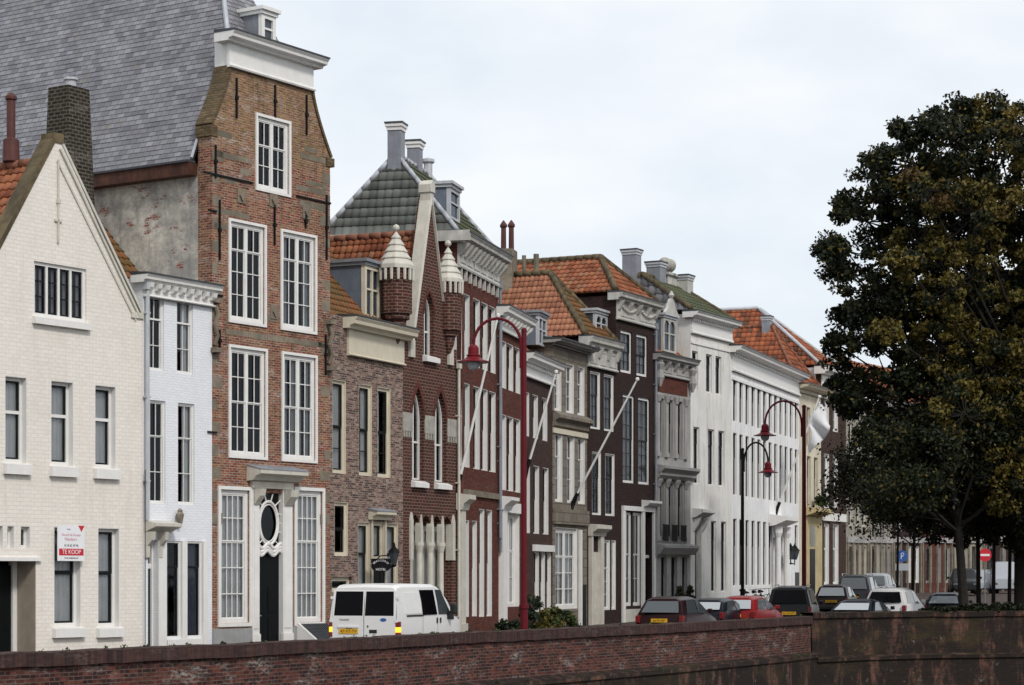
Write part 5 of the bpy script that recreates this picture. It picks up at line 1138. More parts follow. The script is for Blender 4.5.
car('parked_car', 'small dark blue car tucked between the maroon hatchback and the bright red car', 702, 78.5, .45, 3.9, 1.66, 1.37, 'car_blue', glass='painted_light_glass', plate='18-ZB-KL', hatch=.6)
car('parked_car', 'bright red hatchback parked left of the black people carrier', 733.5, 80, .45, 3.9, 1.68, 1.44, 'car_red', glass='painted_light_glass', plate='92-LN-GV', hatch=.5)
car('parked_car', 'black people carrier with roof rails parked beside the maroon lamp post on the right', 789, 85, .22, 4.6, 1.84, 1.78, 'car_black', glass='tinted_glass', zb=1.02, hatch=.25, rails=True, plate='83-GX-DT')
car('parked_car', 'dark hatchback with a bright rear window just right of the black people carrier', 831, 103, .30, 4.0, 1.7, 1.52, 'car_maroon', glass='painted_light_glass', plate='31-KB-NS')
car('parked_car', 'dark grey off-road estate with roof rails behind the white hatchback', 853, 109, .30, 4.6, 1.85, 1.80, 'car_grey', zb=1.0, hatch=.3, rails=True, plate='52-PS-TZ')
car('parked_car', 'white car mostly hidden to the right of the dark grey off-road estate', 873, 117, .34, 4.1, 1.7, 1.62, 'car_silver', plate='14-RD-BB')
car('parked_car', 'tall white hatchback with a large dark rear window behind the dark quay wall', 884, 84.5, .42, 4.1, 1.78, 1.71, 'van_white', zb=1.08, hatch=.32, glass='tinted_glass', plate='75-HV-JF')
car('parked_car', 'low dark saloon with a pale reflection painted into its window, before the white hatchback', 850, 81.5, .42, 4.3, 1.76, 1.30, 'car_blue', zb=.86, hatch=.85, glass='painted_light_glass', plate='20-NJ-PX')
car('parked_car', 'dark car with only its roof and window showing left of the tree trunk', 943, 93, .30, 4.2, 1.7, 1.42, 'car_grey', hatch=.8, glass='painted_light_glass', plate='41-XD-HR')
car('parked_car', 'black car facing the camera far away behind the trunk of the big tree', 962, 132, .15, 4.1, 1.72, 1.58, 'car_black', flip=True, group='cars far down the street', plate='09-FT-LZ')
car('parked_car', 'silver car far away between the two tree trunks', 984, 141, .2, 4.2, 1.72, 1.5, 'car_silver', flip=True, group='cars far down the street', plate='63-JB-VG')
car('parked_van', 'pale van far away at the right edge behind the no-entry sign', 1004, 140, .2, 4.7, 1.9, 2.0, 'car_silver', zb=1.15, hatch=.15, flip=True, cat='van', group='cars far down the street', plate='28-GD-NN')

def van():
    loc = at(363.8, 57.6); s_ = .36; r = empty('delivery_van', loc, math.atan2(1, s_)-math.pi/2, 'white delivery van with black rear windows and glowing amber tail lights', 'van')
    w, Ht, L = .97, 1.98, 4.8
    def wd(z): return w*(1 if z < 1.1 else 1-.13*((z-1.1)/.85)**1.5)
    SEC = [(0, Ht-.10), (.16, Ht-.03), (.5, Ht), (1.7, Ht), (2.75, Ht-.01), (3.15, Ht-.08), (3.55, 1.62), (4.02, 1.14), (4.45, 1.03), (4.72, .88), (4.82, .7)]
    vs, fs = [], []
    for k, (y, zt) in enumerate(SEC):
        if zt > 1.3: zs = [.3, .6, 1.1, 1.1+(zt-.10-1.1)*.5, zt-.10, zt-.02]
        else: zs = [.3, .5, .62, .62+(zt-.62)*.45, zt-.07, zt-.01]
        tap = 1 if y < 4.1 else 1-.10*((y-4.1)/.7)**2
        hw = [wd(z)*tap for z in zs]; hw[0] *= .97; hw[5] = hw[4]*.88
        dy = [ (.05 if k == 0 and z < .5 else (.09*max(0, (z-1.1))/.68 if k == 0 else 0)) for z in zs]
        ring = [(-a, y+d, z) for a, d, z in zip(hw, dy, zs)]+[(0, y+dy[5], zt)]+[(a, y+d, z) for a, d, z in list(zip(hw, dy, zs))[::-1]]
        vs += ring
    nr = 13
    for k in range(len(SEC)-1):
        for q in range(nr): fs.append((k*nr+q, k*nr+(q+1) % nr, (k+1)*nr+(q+1) % nr, (k+1)*nr+q))
    fs.append(tuple(range(nr))); fs.append(tuple((len(SEC)-1)*nr+q for q in range(nr))[::-1])
    m = MB(); m.mesh(vs, fs); body = m.build('body', 'van_white', r)
    bm = bmesh.new(); bm.from_mesh(body.data); bmesh.ops.recalc_face_normals(bm, faces=bm.faces); bm.to_mesh(body.data); bm.free()
    body.data.polygons.foreach_set('use_smooth', [True]*len(body.data.polygons))
    bv = body.modifiers.new('bevel', 'BEVEL'); bv.width = .03; bv.segments = 3; bv.limit_method = 'ANGLE'; bv.angle_limit = math.radians(35); body.modifiers.new('wn', 'WEIGHTED_NORMAL')
    def yr(z): return .01+.09*(z-1.1)/.68 if z > 1.1 else .003
    for sg in (-1, 1):                              # rear doors, each with window, handle, hinges
        a, b = (.012, .90) if sg > 0 else (-.90, -.012)
        m = MB(); zs = [.42, 1.1, 1.84]
        dd = MB()
        for z0, z1 in ((.42, 1.1), (1.1, 1.80)): dd.extr([(a, yr(z0)-.018, z0), (b, yr(z0)-.018, z0), (b, yr(z1)-.018, z1), (a, yr(z1)-.018, z1)], (0, .03, 0))
        door = dd.build('rear_door', 'van_white', r, bevel=.008)
        k = .06; m.extr([(a+k*.3+(.03 if sg < 0 else 0), yr(1.13)-.026, 1.13), (b-k*.3-(.03 if sg > 0 else 0), yr(1.13)-.026, 1.13), (b-k*.5-(.05 if sg > 0 else 0), yr(1.77)-.026, 1.77), (a+k*.5+(.05 if sg < 0 else 0), yr(1.77)-.026, 1.77)], (0, .01, 0)); m.build('rear_window', 'tinted_glass', door, bevel=.003)
        m = MB()
        for z in (.5, 1.0, 1.6): m.box(sg*.93-.04, sg*.93+.04, yr(z)-.035, yr(z)+.03, z-.04, z+.04)
        m.build('hinge', 'van_white', door)
        x = sg*.945
        m = MB(); m.box(x-.045, x+.045, -.02, .17, .84, .98); lt = m.build('tail_light', 'tail_red', r, bevel=.01)
        m = MB(); m.box(x-.046, x+.046, -.022, .172, .70, .838); m.build('indicator', 'tail_amber', lt, bevel=.01); m = MB(); m.box(x-.045, x+.045, -.02, .17, .58, .698); m.build('lower_lens', 'tail_red', lt, bevel=.01)
        if sg < 0:
            m = MB(); m.box(-.70, -.16, -.035, -.016, .66, .79); p = m.build('number_plate', 'plate_yellow', door, bevel=.004); 
            text('plate_text', '47-VT-TV', .115, 'letter_black', r, (-.42, -.037, .722), R90)
            m = MB(); m.box(-.73, -.14, -.045, -.016, .82, .86); m.build('plate_lamp_strip', 'van_white', door)
            m = MB(); m.box(-.5, -.43, -.046, -.02, .80, .818); m.box(-.4, -.33, -.046, -.02, .80, .818); m.build('plate_lamp', 'plastic_black', door)
            text('lettering', 'TRANSIT', .075, 'letter_black', r, (-.55, -.017, 1.02), R90)
        else:
            m = MB(); m.box(.16, .38, -.03, -.01, .68, .77); m.build('handle', 'plastic_black', door, bevel=.01)
            m = MB(); m.extr([(.56+.09*math.cos(t), -.024, 1.03+.045*math.sin(t)) for t in np.linspace(0, 2*math.pi, 17)[:-1]], (0, .012, 0)); m.build('badge', 'sign_blue', door)
            m = MB(); m.lathe((.12, -.02, .86), [(.02, -.02), (.02, .02)], 8); m.build('lock', 'plastic_black', door)
        # flank: panel lines, windows, handles
        def sd(y, z, o=.012): return (sg*(wd(z)+o), y, z)
        def quad(name, ys, z0, z1, mat, o=.012, parent=r):
            m = MB(); p = [sd(ys[0], z0, o), sd(ys[1], z0, o), sd(ys[2], z1, o), sd(ys[3], z1, o)]
            m.extr(p, (-sg*.03, 0, 0)); return m.build(name, mat, parent, bevel=.004)
        quad('side_panel', (.50, 1.66, 1.60, .52), 1.17, 1.74, 'van_white', .010)
        quad('side_window', (1.72, 2.72, 2.62, 1.66), 1.13, 1.80, 'tinted_glass', .024)
        quad('cab_window', (2.86, 3.74, 3.16, 2.78), 1.13, 1.80, 'car_glass', .018)
        quad('window_trim', (3.50, 3.98, 3.93, 3.46), .98, 1.13, 'plastic_black', .02)
        quad('rub_strip', (.6, 1.75, 1.75, .6), 1.10, 1.145, 'plastic_black', .018); 
        for y in (2.70, 2.94): quad('handle', (y, y+.06, y+.06, y), .90, 1.04, 'plastic_black', .03)
        for y in (1.72, 2.79): quad('door_seam', (y, y+.014, y+.014, y), .4, 1.1, 'plastic_black', .004)
        m = MB(); m.box(sg*(w-.02)-.0, sg*(w+.14), 3.45, 3.5, 1.14, 1.2) if sg > 0 else m.box(sg*(w+.14), sg*(w-.02), 3.45, 3.5, 1.14, 1.2)
        mm = m.build('mirror_arm', 'plastic_black', r); m = MB(); m.box(min(sg*(w+.10), sg*(w+.30)), max(sg*(w+.10), sg*(w+.30)), 3.40, 3.56, 1.12, 1.42); m.build('mirror', 'plastic_black', mm, bevel=.05)
        for yy in (.95, 3.95):
            m = MB(); m.path([(sg*(w-.24), yy, .33), (sg*(w+.004), yy, .33)], .33, 22); t = m.build('wheel', 'rubber', r, bevel=.03); m = MB(); m.path([(sg*(w-.02), yy, .33), (sg*(w+.012), yy, .33)], .2, 14); m.build('rim', 'alloy', t)
        m = MB(); m.box(min(sg*.5, sg*.85), max(sg*.5, sg*.85), 4.68, 4.84, .68, .86); m.build('headlight', 'car_glass', r, bevel=.02)
    m = MB(); m.extr([(-.78, 3.32, 1.86), (.78, 3.32, 1.86), (.86, 4.02, 1.17), (-.86, 4.02, 1.17)], (0, .03, .03)); m.build('windscreen', 'car_glass', r)
    m = MB(); m.box(-.95, .95, -.06, .1, .32, .5); m.box(-.95, .95, 4.78, 4.88, .3, .55); m.build('bumper', 'plastic_black', r, bevel=.02)
van()

# ================================================================== street furniture
def lamp(px, Y, ytop, yarc, yend, xend, label, pole, shade, yfix, r=.075):
    """post with a swan-neck arm and a bell shade hanging from its end"""
    b = at(px, Y); k = Y/F; zt = HC+(YH-ytop)*k; za = HC+(YH-yarc)*k; ze = HC+(YH-yend)*k; zf = HC+(YH-yfix)*k
    e = empty('street_lamp', b, 0, label, 'street lamp'); span = (xend-px)*k; z0 = b.z
    m = MB(); hz = zt-z0; m.path([(0,0,-.2), (0,0,1.25), (0,0,1.26), (0,0,1.36), (0,0,1.37), (0,0,hz)], [r*1.5, r*1.45, r*1.9, r*1.9, r*1.1, r*.95], 12); m.lathe((0,0,hz), [(r*1.1, -.02), (r*1.1, .06), (.02, .1)], 10); m.build('pole', pole, e)
    pts = [(span*.06, 0, zf-z0-.45), (span*.06, 0, zf-z0)]; c = span*.53; rr = abs(span)*.47; zc = ze-z0; hh = za-ze
    for t in np.linspace(0, math.pi, 15): pts.append((c-math.copysign(rr, span)*math.cos(t), 0, zc+hh*math.sin(t)))
    m = MB(); m.path(pts, .045, 8)
    for zq in (zf-z0-.4, zf-z0-.05): m.path([(0, 0, zq), (span*.06, 0, zq)], .05, 6)
    m.build('arm', pole, e)
    s = MB(); s.lathe((span, 0, zc-.02), [(.05, .04), (.11, 0), (.15, -.06), (.155, -.24), (.20, -.26), (.20, -.29), (.17, -.30), (.24, -.37), (.38, -.43), (.47, -.45), (.47, -.475), (.16, -.47)], 20); s.build('lamp_shade', shade, e)
    s = MB(); s.lathe((span, 0, zc-.475), [(.17, 0), (.18, -.1), (.13, -.2), (.04, -.24)], 14); s.build('lamp_glass', 'car_silver', e)
    return e
lamp(524, 62, 331, 318.5, 345, 473.5, 'tall maroon street lamp with its red shade hanging left, before the red brick house', 'maroon_paint', 'red_shade', 352)
lamp(804, 92, 407, 401, 424, 765, 'tall maroon street lamp beside the black people carrier, red shade to its left', 'maroon_paint', 'red_shade', 426, .085)
lamp(742.5, 101, 450, 442.5, 462, 768, 'black street lamp post with a red shade to its right, before the long white house', 'black_paint', 'red_shade', 462)
def flagpole(H, x0, y0, x1, y1, label, r=.045, side=0):
    u_ = H.u(x0); b = H.world(u_, -.02, H.z(y0, x0)); rr = (x1-CX)/F
    n = -H.nb; D = (rr*b.y-b.x)/(n.x-rr*n.y); Yt = b.y+n.y*D; zt = HC+(YH-y1)*Yt/F
    e = empty('flagpole', b, 0, label, 'flagpole', 'flagpoles slanting out from the house fronts'); v = Vector((n.x*D, n.y*D, zt-b.z))
    m = MB(); m.path([Vector(), v*.5, v], [r*1.1, r, r*.8], 8); m.build('pole', 'white_paint', e)
    m = MB(); d = v.normalized(); c = v+d*.05; m.path([v, v+d*.04, v+d*.12, v+d*.16], [r*.8, r*1.7, r*1.7, r*.3], 8); m.build('finial', 'white_paint', e)
    m = MB(); m.path([-d*.15, d*.5], r*1.7, 8); m.path([Vector((0,0,.0)), Vector((0,0,-.3)), d*.8], .025, 6); m.build('bracket', 'iron', e)
    return b, v
flagpole(H6, 456.8, 489, 497.5, 318, 'white flagpole on the tall red brick house, its tip near the lamp arch')
flagpole(H8, 525.5, 472, 555.5, 374, 'shorter white flagpole on the low dark brown house right behind the maroon lamp pole')
flagpole(H9, 571.5, 504, 636.5, 381, 'long white flagpole reaching from the grey stone house across the dark brick fronts')
b, v = flagpole(H14, 776, 511, 819, 398, 'thin white flagpole above the canopied door of the long white house', .05)
f = MB(); tip = b+v*.98; n = 14; mm = 8
dz = Vector((.15, 0, -1)).normalized()
gv = []
for i in range(n+1):
    for j in range(mm+1):
        a = i/n; c = j/mm; p = tip-v*(.24*c)+dz*(1.35*a)+Vector((.55*a*(1-c)+.12*math.sin(a*5+c*7), .22*math.sin(c*11+a*3)*(.3+a), 0)); gv.append(p-tip)
f.mesh(gv, [(i*(mm+1)+j, i*(mm+1)+j+1, (i+1)*(mm+1)+j+1, (i+1)*(mm+1)+j) for i in range(n) for j in range(mm)])
o = f.build('flag', 'flag_cloth', None, smoothf=True); o.location = tip; tag(o, 'limp white flag hanging beside the left edge of the big tree', 'flag')
sd = o.modifiers.new('thick', 'SOLIDIFY'); sd.thickness = .008
# traffic signs
def sign(name, px, py, Y, rad, label, face, cat='road sign'):
    b = at(px, Y); z = HC+(YH-py)*Y/F-b.z; e = empty(name, b, 0, label, cat)
    m = MB(); m.path([(0,.04,-.2), (0,.04,z+rad*.8)], .035, 8); m.build('post', 'alloy', e)
    m = MB(); m.extr([(rad*math.cos(t), -.015, z+rad*math.sin(t)) for t in np.linspace(0, 2*math.pi, 29)[:-1]], (0, .02, 0)); m.build('sign_face', face, e)
    return e, z
e, z = sign('no_entry_sign', 985, 555, 112, .33, 'round red no-entry sign with a white bar between the tree trunks', 'sign_red')
m = MB(); m.box(-.23, .23, -.02, -.0155, z-.055, z+.055); m.build('white_bar', 'sign_white', e)
e, z = sign('round_blue_sign', 902, 556, 118, .31, 'round blue road sign with a smaller plate below it, left of the black doorway', 'sign_blue')
m = MB(); m.path([(-.05, -.018, z-.16), (-.05, -.018, z+.12), (.02, -.018, z+.17), (.1, -.018, z+.1), (.06, -.018, z-.0), (-.05, -.018, z-.02)], .022, 6); m.build('white_mark', 'sign_white', e); m = MB(); m.box(-.36, .36, -.015, .01, z-.78, z-.40); m.build('under_plate', 'car_silver', e)
# bicycles in front of the long white house
def bicycle(px, Y, rz, label):
    q_ = at(px, Y); q_.z += .12; e = empty('bicycle', q_, rz, label, 'bicycle', 'bicycles parked by the long white house'); R_ = .35
    for x in (-.53, .53):
        m = MB(); m.path([(x+R_*math.cos(t), 0, R_+.01+R_*math.sin(t)) for t in np.linspace(0, 2*math.pi, 25)], .018, 6, cap=False); w_ = m.build('wheel', 'rubber', e); m = MB()
        for t in np.linspace(0, math.pi, 9)[:-1]: m.path([(x-R_*math.cos(t), 0, R_+.01-R_*math.sin(t)), (x+R_*math.cos(t), 0, R_+.01+R_*math.sin(t))], .004, 4)
        m.build('spokes', 'alloy', w_)
    m = MB(); S, B, Hd = (-.2, 0, .82), (-.08, 0, .3), (.36, 0, .85)
    for a, c in ((S, B), (B, Hd), ((-.17, 0, .72), (.37, 0, .78)), ((-.53, 0, .36), B), ((-.53, 0, .36), (-.19, 0, .78)), (Hd, (.53, 0, .36))): m.path([a, c], .02, 6)
    m.build('frame', 'black_paint', e); m = MB(); m.path([(-.36, 0, .92), (-.22, 0, .93), (-.05, 0, .91)], [.09, .07, .03], 8); m.build('saddle', 'rubber', e); m = MB(); m.path([Hd, (.33, 0, 1.02), (.33, 0, 1.05)], .015, 6); m.path([(.2, -.3, 1.05), (.34, -.12, 1.06), (.34, .12, 1.06), (.2, .3, 1.05)], .015, 6); m.build('handlebar', 'alloy', e); m = MB(); m.box(-.75, -.3, -.07, .07, .72, .74); m.build('carrier', 'iron', e)
for i, (px, Y, rz, lb) in enumerate(((750, 105.5, .5, 'black bicycle leaning left of the people carrier, leftmost of three'), (757, 106.5, .9, 'middle black bicycle left of the people carrier'), (764, 107, .7, 'black bicycle nearest to the people carrier'))): bicycle(px, Y, rz, lb)

# ================================================================== plants and trees
def leaves(name, mats, parent, clumps, size, per, seed=1, mw=None, down=.25):
    """a crown of single leaves: clumps = (x,y,z,radius)"""
    r = np.random.default_rng(seed); cl = np.array(clumps); nC = len(cl); n = nC*per
    idx = np.repeat(np.arange(nC), per)
    d = r.normal(size=(n, 3)); d /= np.linalg.norm(d, axis=1)[:, None]
    rad = cl[idx, 3]*(r.random(n)**.42); d[:, 2] *= .72
    c = cl[idx, :3]+d*rad[:, None]
    a = r.normal(size=(n, 3)); a[:, 2] -= down; a /= np.linalg.norm(a, axis=1)[:, None]
    b = np.cross(a, r.normal(size=(n, 3))); b /= np.linalg.norm(b, axis=1)[:, None]
    s = size*(.6+.8*r.random(n)); nb = np.cross(a, b)
    p0 = c-a*s[:, None]*.5; p1 = c+b*s[:, None]*.33+nb*s[:, None]*.06; p2 = c+a*s[:, None]*.55; p3 = c-b*s[:, None]*.33+nb*s[:, None]*.06
    v = np.stack([p0, p1, p2, p3], 1).reshape(-1, 3)
    me = bpy.data.meshes.new(name); me.vertices.add(4*n); me.vertices.foreach_set('co', v.ravel()); me.loops.add(4*n); me.loops.foreach_set('vertex_index', np.arange(4*n, dtype=np.int32)); me.polygons.add(n); me.polygons.foreach_set('loop_start', np.arange(0, 4*n, 4, dtype=np.int32)); me.polygons.foreach_set('loop_total', np.full(n, 4, dtype=np.int32))
    for q in mats: me.materials.append(M[q])
    cw = r.random(nC); mwt = np.cumsum(mw or [1/len(mats)]*len(mats)); cm = np.searchsorted(mwt, cw*.75+.25*r.random(nC)); mi = np.minimum(cm[idx], len(mats)-1)
    jit = r.random(n) < .2; mi = np.where(jit, r.integers(0, len(mats), n), mi)
    me.polygons.foreach_set('material_index', mi.astype(np.int32)); me.update(); me.validate()
    o = bpy.data.objects.new(name, me); COL.objects.link(o); o.parent = parent; return o
def grow(m, p, d, L, r, depth, rng, tips, spread=.55, droop=0.0, ns=3, kids_=(2, 3)):
    pts = [p]; rad = [r]; q = p.copy(); dd = d.copy()
    for i in range(ns):
        dd = (dd+Vector((rng.gauss(0, .12), rng.gauss(0, .12), rng.gauss(0, .10)-droop))).normalized(); q = q+dd*(L/ns); pts.append(q.copy()); rad.append(r*(1-.35*(i+1)/ns))
    m.path(pts, rad, 8 if r > .08 else (5 if r > .02 else 3), cap=False)
    if depth == 0: tips.append(q); return
    for k in range(rng.randint(*kids_)):
        nd = (dd+Vector((rng.gauss(0, spread), rng.gauss(0, spread), rng.gauss(.05, spread*.7)))).normalized()
        s = pts[rng.randint(max(1, ns-2), ns)]; grow(m, s, nd, L*rng.uniform(.62, .86), rad[-1]*rng.uniform(.55, .8), depth-1, rng, tips, spread, droop, ns, kids_)
def big_tree(name, label, px, Y, rtrunk, zfork, lobes, mats, mw, size, per, csz, seed, ext=None):
    b = at(px, Y); e = empty(name, b, 0, label, 'tree', 'trees on the quay'); rng = random.Random(seed); k = Y/F; m = MB()
    hz = zfork; lean = rng.uniform(-.3, .3)
    m.path([(0,0,-.3), (0,0,.3), (lean*.3, 0, hz*.5), (lean, 0, hz)], [rtrunk*1.5, rtrunk*1.1, rtrunk*.95, rtrunk*.85], 12)
    clumps = []; fork = Vector((lean, 0, hz))
    for (lx, ly, lr) in lobes:
        dy = rng.uniform(-1, 1)*2.6; Yl = Y+dy; c = Vector(((lx-CX)/F*Yl-b.x, dy, HC+(YH-ly)*Yl/F-b.z)); R = lr*k
        mid = fork.lerp(c, .5)+Vector((0, 0, -.12*(c-fork).length*.3+.3)); m.path([fork+Vector((0,0,rng.uniform(-.8, .4))), mid, c], [rtrunk*.42, rtrunk*.22, rtrunk*.07], 6)
        nsub = max(10, int(31*(R/1.5)**2))
        for i in range(nsub):
            d = Vector((rng.gauss(0,1), rng.gauss(0,1), rng.gauss(0,1))).normalized(); s = R*(.45+.6*rng.random()**.6); p = c+Vector((d.x*s, d.y*s, d.z*s*.85)); cr = csz*rng.uniform(.55, 1.25)
            clumps.append((p.x, p.y, p.z, cr)); m.path([c, c.lerp(p, .55)+Vector((0, 0, -.1)), p], [rtrunk*.06, .03, .012], 4, cap=False)
    m.build('trunk', 'bark', e); leaves('crown', mats, e, clumps, size, per, seed, mw); return e
A = [(905,165,38),(955,140,34),(985,128,28),(868,222,34),(915,225,52),(970,210,60),(845,250,24),(836,252,14),(875,290,42),(930,305,62),(985,320,66),(1040,330,70),(862,335,30),(848,318,16),(890,380,40),(940,395,52),(1000,400,60),(1050,410,60),(845,375,20),(862,402,26),(838,345,15),(900,440,32),(960,455,40),(1020,455,48),(876,440,24),(905,495,26),(940,505,30),(980,505,34),(1040,515,40),(1000,460,40),(960,430,34),(1025,420,44),(920,420,30),(1060,470,50),(932,525,22),(972,528,24),(1012,532,28),(890,505,18),(1045,540,30),(1060,250,60),(838,272,12),(1000,490,36),(1045,480,40),(880,168,26),(900,140,20),(930,122,20),(960,112,16),(852,208,20),(828,247,13),(930,470,34),(985,440,40),(1020,500,40),(960,490,30),(1010,440,44)]
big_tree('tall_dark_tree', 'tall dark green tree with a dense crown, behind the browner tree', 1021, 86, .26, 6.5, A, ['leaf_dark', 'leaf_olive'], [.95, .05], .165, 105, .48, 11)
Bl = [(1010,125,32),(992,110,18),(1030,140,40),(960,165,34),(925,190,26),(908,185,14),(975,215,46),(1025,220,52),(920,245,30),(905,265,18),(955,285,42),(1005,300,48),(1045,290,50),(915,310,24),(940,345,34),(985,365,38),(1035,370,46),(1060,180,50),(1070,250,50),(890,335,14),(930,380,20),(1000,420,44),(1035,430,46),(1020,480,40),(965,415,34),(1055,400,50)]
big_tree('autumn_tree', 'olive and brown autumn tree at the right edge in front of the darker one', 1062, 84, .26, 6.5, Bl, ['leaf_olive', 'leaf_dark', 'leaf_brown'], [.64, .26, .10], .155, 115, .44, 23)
def twig_tree(px, Y, lean, H_, r, seed, label, depth=6, leafn=0, droop=.02, spread=.5, first=.36):
    b = at(px, Y); e = empty('bare_tree', b, 0, label, 'tree', 'trees on the quay'); rng = random.Random(seed); m = MB(); tips = []
    p = Vector((lean*.5, 0, H_*first)); m.path([(0,0,-.3), (lean*.25, 0, H_*first*.5), p], [r*1.25, r, r*.85], 10)
    for k in range(6):
        a = k/6*2*math.pi+rng.random(); grow(m, p+Vector((0,0,rng.uniform(-.8,.4))), Vector((math.cos(a)*.9, math.sin(a)*.7, rng.uniform(.25, .9))).normalized(), H_*.22, r*.42, depth-2, rng, tips, spread, droop, 3, (2, 4))
    grow(m, p, Vector((lean*.1, 0, 1)).normalized(), H_*.25, r*.7, depth-2, rng, tips, spread, droop, 3, (2, 4))
    m.build('trunk', 'bark', e)
    if leafn: leaves('crown', ['leaf_dark', 'leaf_olive'], e, [(t.x, t.y, t.z, .5) for t in tips if t.z > 3.75 and math.hypot(t.x, t.y) < 4.3], .135, leafn, seed, [.94, .06])
    return e
twig_tree(966, 83, -.55, 9.6, .17, 5, 'leaning dark trunk with a spread of fine bare twigs, thickest of the front trunks', 7, 20, .0, first=.40)
twig_tree(979, 88, -.1, 9.5, .09, 8, 'thin straight trunk just right of the leaning one, under the big crown', 6, 24, .0, first=.42)
twig_tree(993, 86, .1, 9.8, .075, 9, 'slim tree trunk beside the no-entry sign', 6, 24, .0, first=.42)
twig_tree(1009, 89, .1, 10, .075, 12, 'slim tree trunk near the right edge, right of the no-entry sign', 6, 24, .0, first=.42)
twig_tree(912, 96, .2, 9.4, .07, 15, 'slender bare tree left of the leaning trunk, in front of the dark house fronts', 7, 13, .0, .5, first=.43)
twig_tree(897, 101, .1, 8.6, .06, 19, 'slender bare tree farther back in front of the ivory house', 6, 9, .0, .4, first=.52)
def bush(name, px, Y, w, h_, mats, label, seed, cat='bush', group=None, z0=0, size=.10, n=26, per=60, pot=None, cone=False):
    b = at(px, Y); b.z += z0; e = empty(name, b, 0, label, cat, group); rng = random.Random(seed); cl = []; m = MB()
    base = 0
    if pot:
        q = MB(); q.lathe((0,0,0), [(pot*.7, 0), (pot, .38), (pot*1.1, .39), (pot*1.1, .46), (pot*.9, .46)], 14); q.build('pot', 'terracotta' if not cone else 'dark_lead', e); base = .42
    for i in range(n):
        t = rng.random(); a = rng.random()*6.283; rr = (w/2)*((1-t*.92) if cone else math.sqrt(max(.05, 1-t*t*.8)))*rng.uniform(.5, 1); p = Vector((rr*math.cos(a), rr*.7*math.sin(a), base+h_*(t if cone else .12+t*.85)))
        cl.append((p.x, p.y, p.z, .13 if cone else .17)); m.path([(0,0,base*.5), (p.x*.4, p.y*.4, base+(p.z-base)*.6), p], [.015, .01, .004], 4, cap=False)
    m.build('stem', 'bark', e); leaves('foliage', mats, e, cl, size, per, seed); return e
G1 = 'plants in front of the house fronts'
bush('bush', 549, 68, 1.0, 1.15, ['leaf_bush', 'leaf_olive'], 'bright green bush right of the maroon lamp pole', 31, group=G1)
bush('bush', 566, 69.5, .9, 1.0, ['leaf_bush', 'leaf_ivy', 'leaf_olive'], 'lower green bush in front of the white window of the grey stone house', 32, group=G1)
bush('bush', 533, 70, .7, 1.6, ['leaf_ivy'], 'dark tall bush directly behind the maroon lamp pole', 33, group=G1)
bush('bush', 508, 66, 1.0, .85, ['leaf_ivy', 'leaf_dark'], 'dark ivy bush left of the maroon lamp pole', 34, group=G1)
bush('bush', 484, 62, .9, .5, ['leaf_ivy'], 'low dark bush just right of the white van', 35, group=G1)
bush('topiary', 680, 91, .8, 1.25, ['leaf_dark'], 'dark cone-shaped potted shrub, the left one of two behind the cars', 36, 'shrub', 'clipped cone shrubs by a door', pot=.28, cone=True, n=60, per=40, size=.07)
bush('topiary', 690, 93, .8, 1.25, ['leaf_dark'], 'dark cone-shaped potted shrub, the right one of two behind the cars', 37, 'shrub', 'clipped cone shrubs by a door', pot=.28, cone=True, n=60, per=40, size=.07)
u_ = H15.u(814); p = H15.world(u_, -.5, H15.z(513, 812)+.45)
e = empty('balcony_plant', p, H15.rz, 'green plant on the ledge above the ochre doorway of the cream house', 'plant'); leaves('foliage', ['leaf_bush', 'leaf_ivy'], e, [(random.uniform(-1, 1), random.uniform(-.15, .15), random.uniform(0, .35), .3) for i in range(14)], .15, 50, 40)
for px, py, Y, lb in ((905, 512, 118, 'upper pink flower basket hanging among the twigs left of the leaning trunk'), (911, 523, 117, 'lower pink flower basket hanging among the twigs'),):
    e = empty('flower_basket', at(px, Y, py), 0, lb, 'flower basket', 'pink flower baskets'); m = MB(); m.lathe((0,0,-.3), [(.05, -.22), (.22, -.1), (.28, .05), (.28, .1)], 12); m.build('basket', 'iron', e); m = MB(); m.path([(0,0,-.2), (0,0,1.3)], .012, 5); m.build('hanger', 'iron', e)
    leaves('flowers', ['pink_flower', 'pink_flower', 'leaf_ivy'], e, [(random.uniform(-.35, .35), random.uniform(-.3, .3), random.uniform(-.3, .25), .25) for i in range(12)], .14, 40, 41+px)
o = leaves('wall_weeds', ['leaf_bush', 'leaf_ivy'], None, WEEDS, .05, 16, 77); tag(o, 'small weeds rooted along the brick quay wall', 'weeds', kind='stuff')
# ivy and weeds on top of the dark quay wall
cl = []
for i in range(260):
    t = .50+.45*random.random(); a = t*(len(WR)-1); k = int(a); p = WR[k].lerp(WR[k+1], a-k); cl.append((p.x+random.uniform(-.3, .3), p.y+.25+random.uniform(-.2, .5), WD+random.random()**2*.22*min(1, (t-.48)*6), .13))
o = leaves('hedge', ['leaf_dark'], None, cl, .12, 36, 55); tag(o, 'low ragged dark hedge on top of the dark quay wall under the trees', 'hedge')

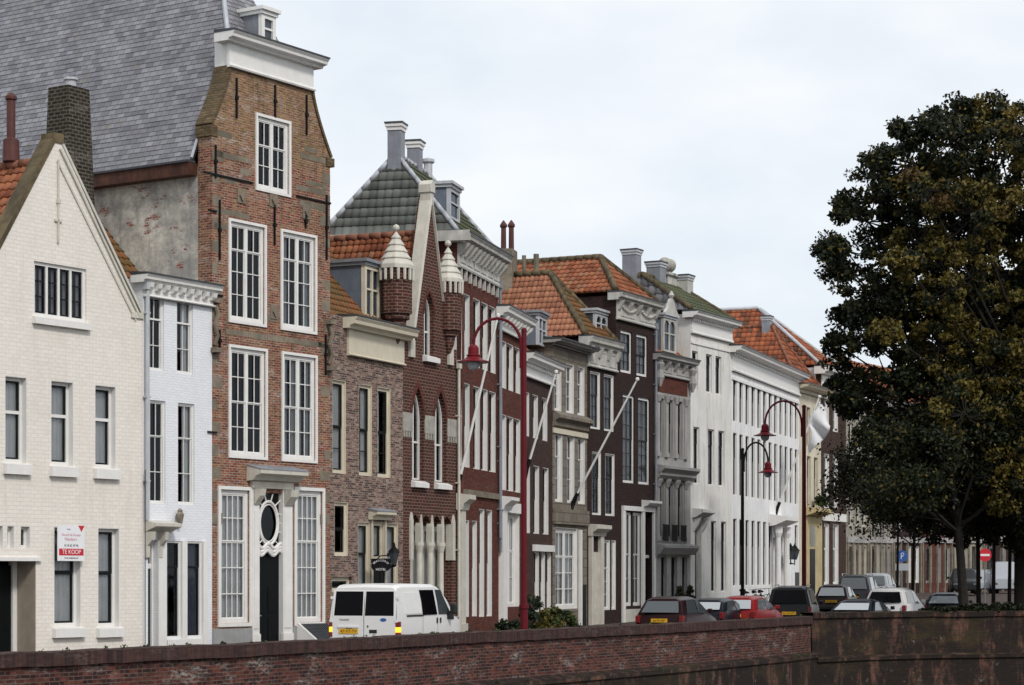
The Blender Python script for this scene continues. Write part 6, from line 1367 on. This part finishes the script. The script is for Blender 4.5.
# ================================================================== sky, sun, camera
el, az = math.radians(42), math.radians(150)          # high soft sun behind the photographer's right shoulder
w = bpy.data.worlds.new('World'); SC.world = w; w.use_nodes = True; nt = w.node_tree; nt.nodes.clear()
def wn(t, **k):
    n = nt.nodes.new(t)
    for a, v in k.items(): setattr(n, a, v)
    return n
sky = wn('ShaderNodeTexSky', sky_type='NISHITA', sun_disc=False, sun_elevation=el, sun_rotation=az); sky.air_density = 1.0; sky.dust_density = 2.0
tc = wn('ShaderNodeTexCoord'); mp = wn('ShaderNodeMapping'); mp.inputs['Scale'].default_value = (1, 1, 2.2); mp.inputs['Location'].default_value = (.35, .1, .2); nt.links.new(tc.outputs['Generated'], mp.inputs[0])
nz = wn('ShaderNodeTexNoise'); nz.inputs['Scale'].default_value = 5.5; nz.inputs['Detail'].default_value = 6; nz.inputs['Roughness'].default_value = .5; nt.links.new(mp.outputs[0], nz.inputs[0])
rp = wn('ShaderNodeValToRGB'); rp.color_ramp.elements[0].position = .36; rp.color_ramp.elements[1].position = .60; rp.color_ramp.elements[0].color = (5.9, 6.4, 6.95, 1); rp.color_ramp.elements[1].color = (7.4, 7.5, 7.6, 1); nt.links.new(nz.outputs[0], rp.inputs[0])
mx = wn('ShaderNodeMix', data_type='RGBA'); mx.inputs[0].default_value = .90; nt.links.new(sky.outputs[0], mx.inputs[6]); nt.links.new(rp.outputs[0], mx.inputs[7])
bg = wn('ShaderNodeBackground'); bg.inputs[1].default_value = .10; nt.links.new(mx.outputs[2], bg.inputs[0]); wo = wn('ShaderNodeOutputWorld'); nt.links.new(bg.outputs[0], wo.inputs[0])
sl = bpy.data.lights.new('sun', 'SUN'); sl.energy = 1.5; sl.angle = math.radians(10); sl.color = (1, .95, .89)
so = bpy.data.objects.new('sun', sl); COL.objects.link(so)
sdir = Vector((math.sin(az)*math.cos(el), math.cos(az)*math.cos(el), math.sin(el)))
so.rotation_euler = sdir.to_track_quat('Z', 'Y').to_euler(); so.location = (0, 0, 60)
cd = bpy.data.cameras.new('camera'); cam = bpy.data.objects.new('camera', cd); COL.objects.link(cam); cam.location = (0, 0, HC); cam.rotation_euler = (math.pi/2, 0, 0)
cd.sensor_width = 36; cd.lens = 36*F/1024; cd.shift_y = (YH-342.5)/1024; cd.clip_end = 4000; cd.clip_start = .5; SC.camera = cam
SC.render.resolution_x = 1024; SC.render.resolution_y = 685
vs = SC.view_settings; vs.view_transform = 'Standard'; vs.look = 'None'; vs.exposure = 0.47; vs.gamma = 1
SC.cycles.max_bounces = 6; SC.cycles.transparent_max_bounces = 8; SC.cycles.diffuse_bounces = 3; SC.cycles.glossy_bounces = 3; SC.cycles.caustics_reflective = False; SC.cycles.caustics_refractive = False
try: SC.cycles.use_denoising = True
except Exception: pass
# unseen tree copies added past the right edge to darken the window reflections
def copy_tree(o, parent=None):
    c = o.copy(); COL.objects.link(c)
    if parent: c.parent = parent
    for k in kids(o): copy_tree(k, c)
    return c
src = [o for o in bpy.data.objects if o.name == 'tall_dark_tree'][0]
for i, (x, y, rz, lb) in enumerate(((56, 104, 1.0, 'unseen dark tree added beyond the right edge, nearest the houses'), (66, 92, 3.4, 'unseen dark tree added beyond the right edge, nearest the water'))):
    c = copy_tree(src); c.location = (x, y, 0.3); c.rotation_euler = (0, 0, rz); c['label'] = lb
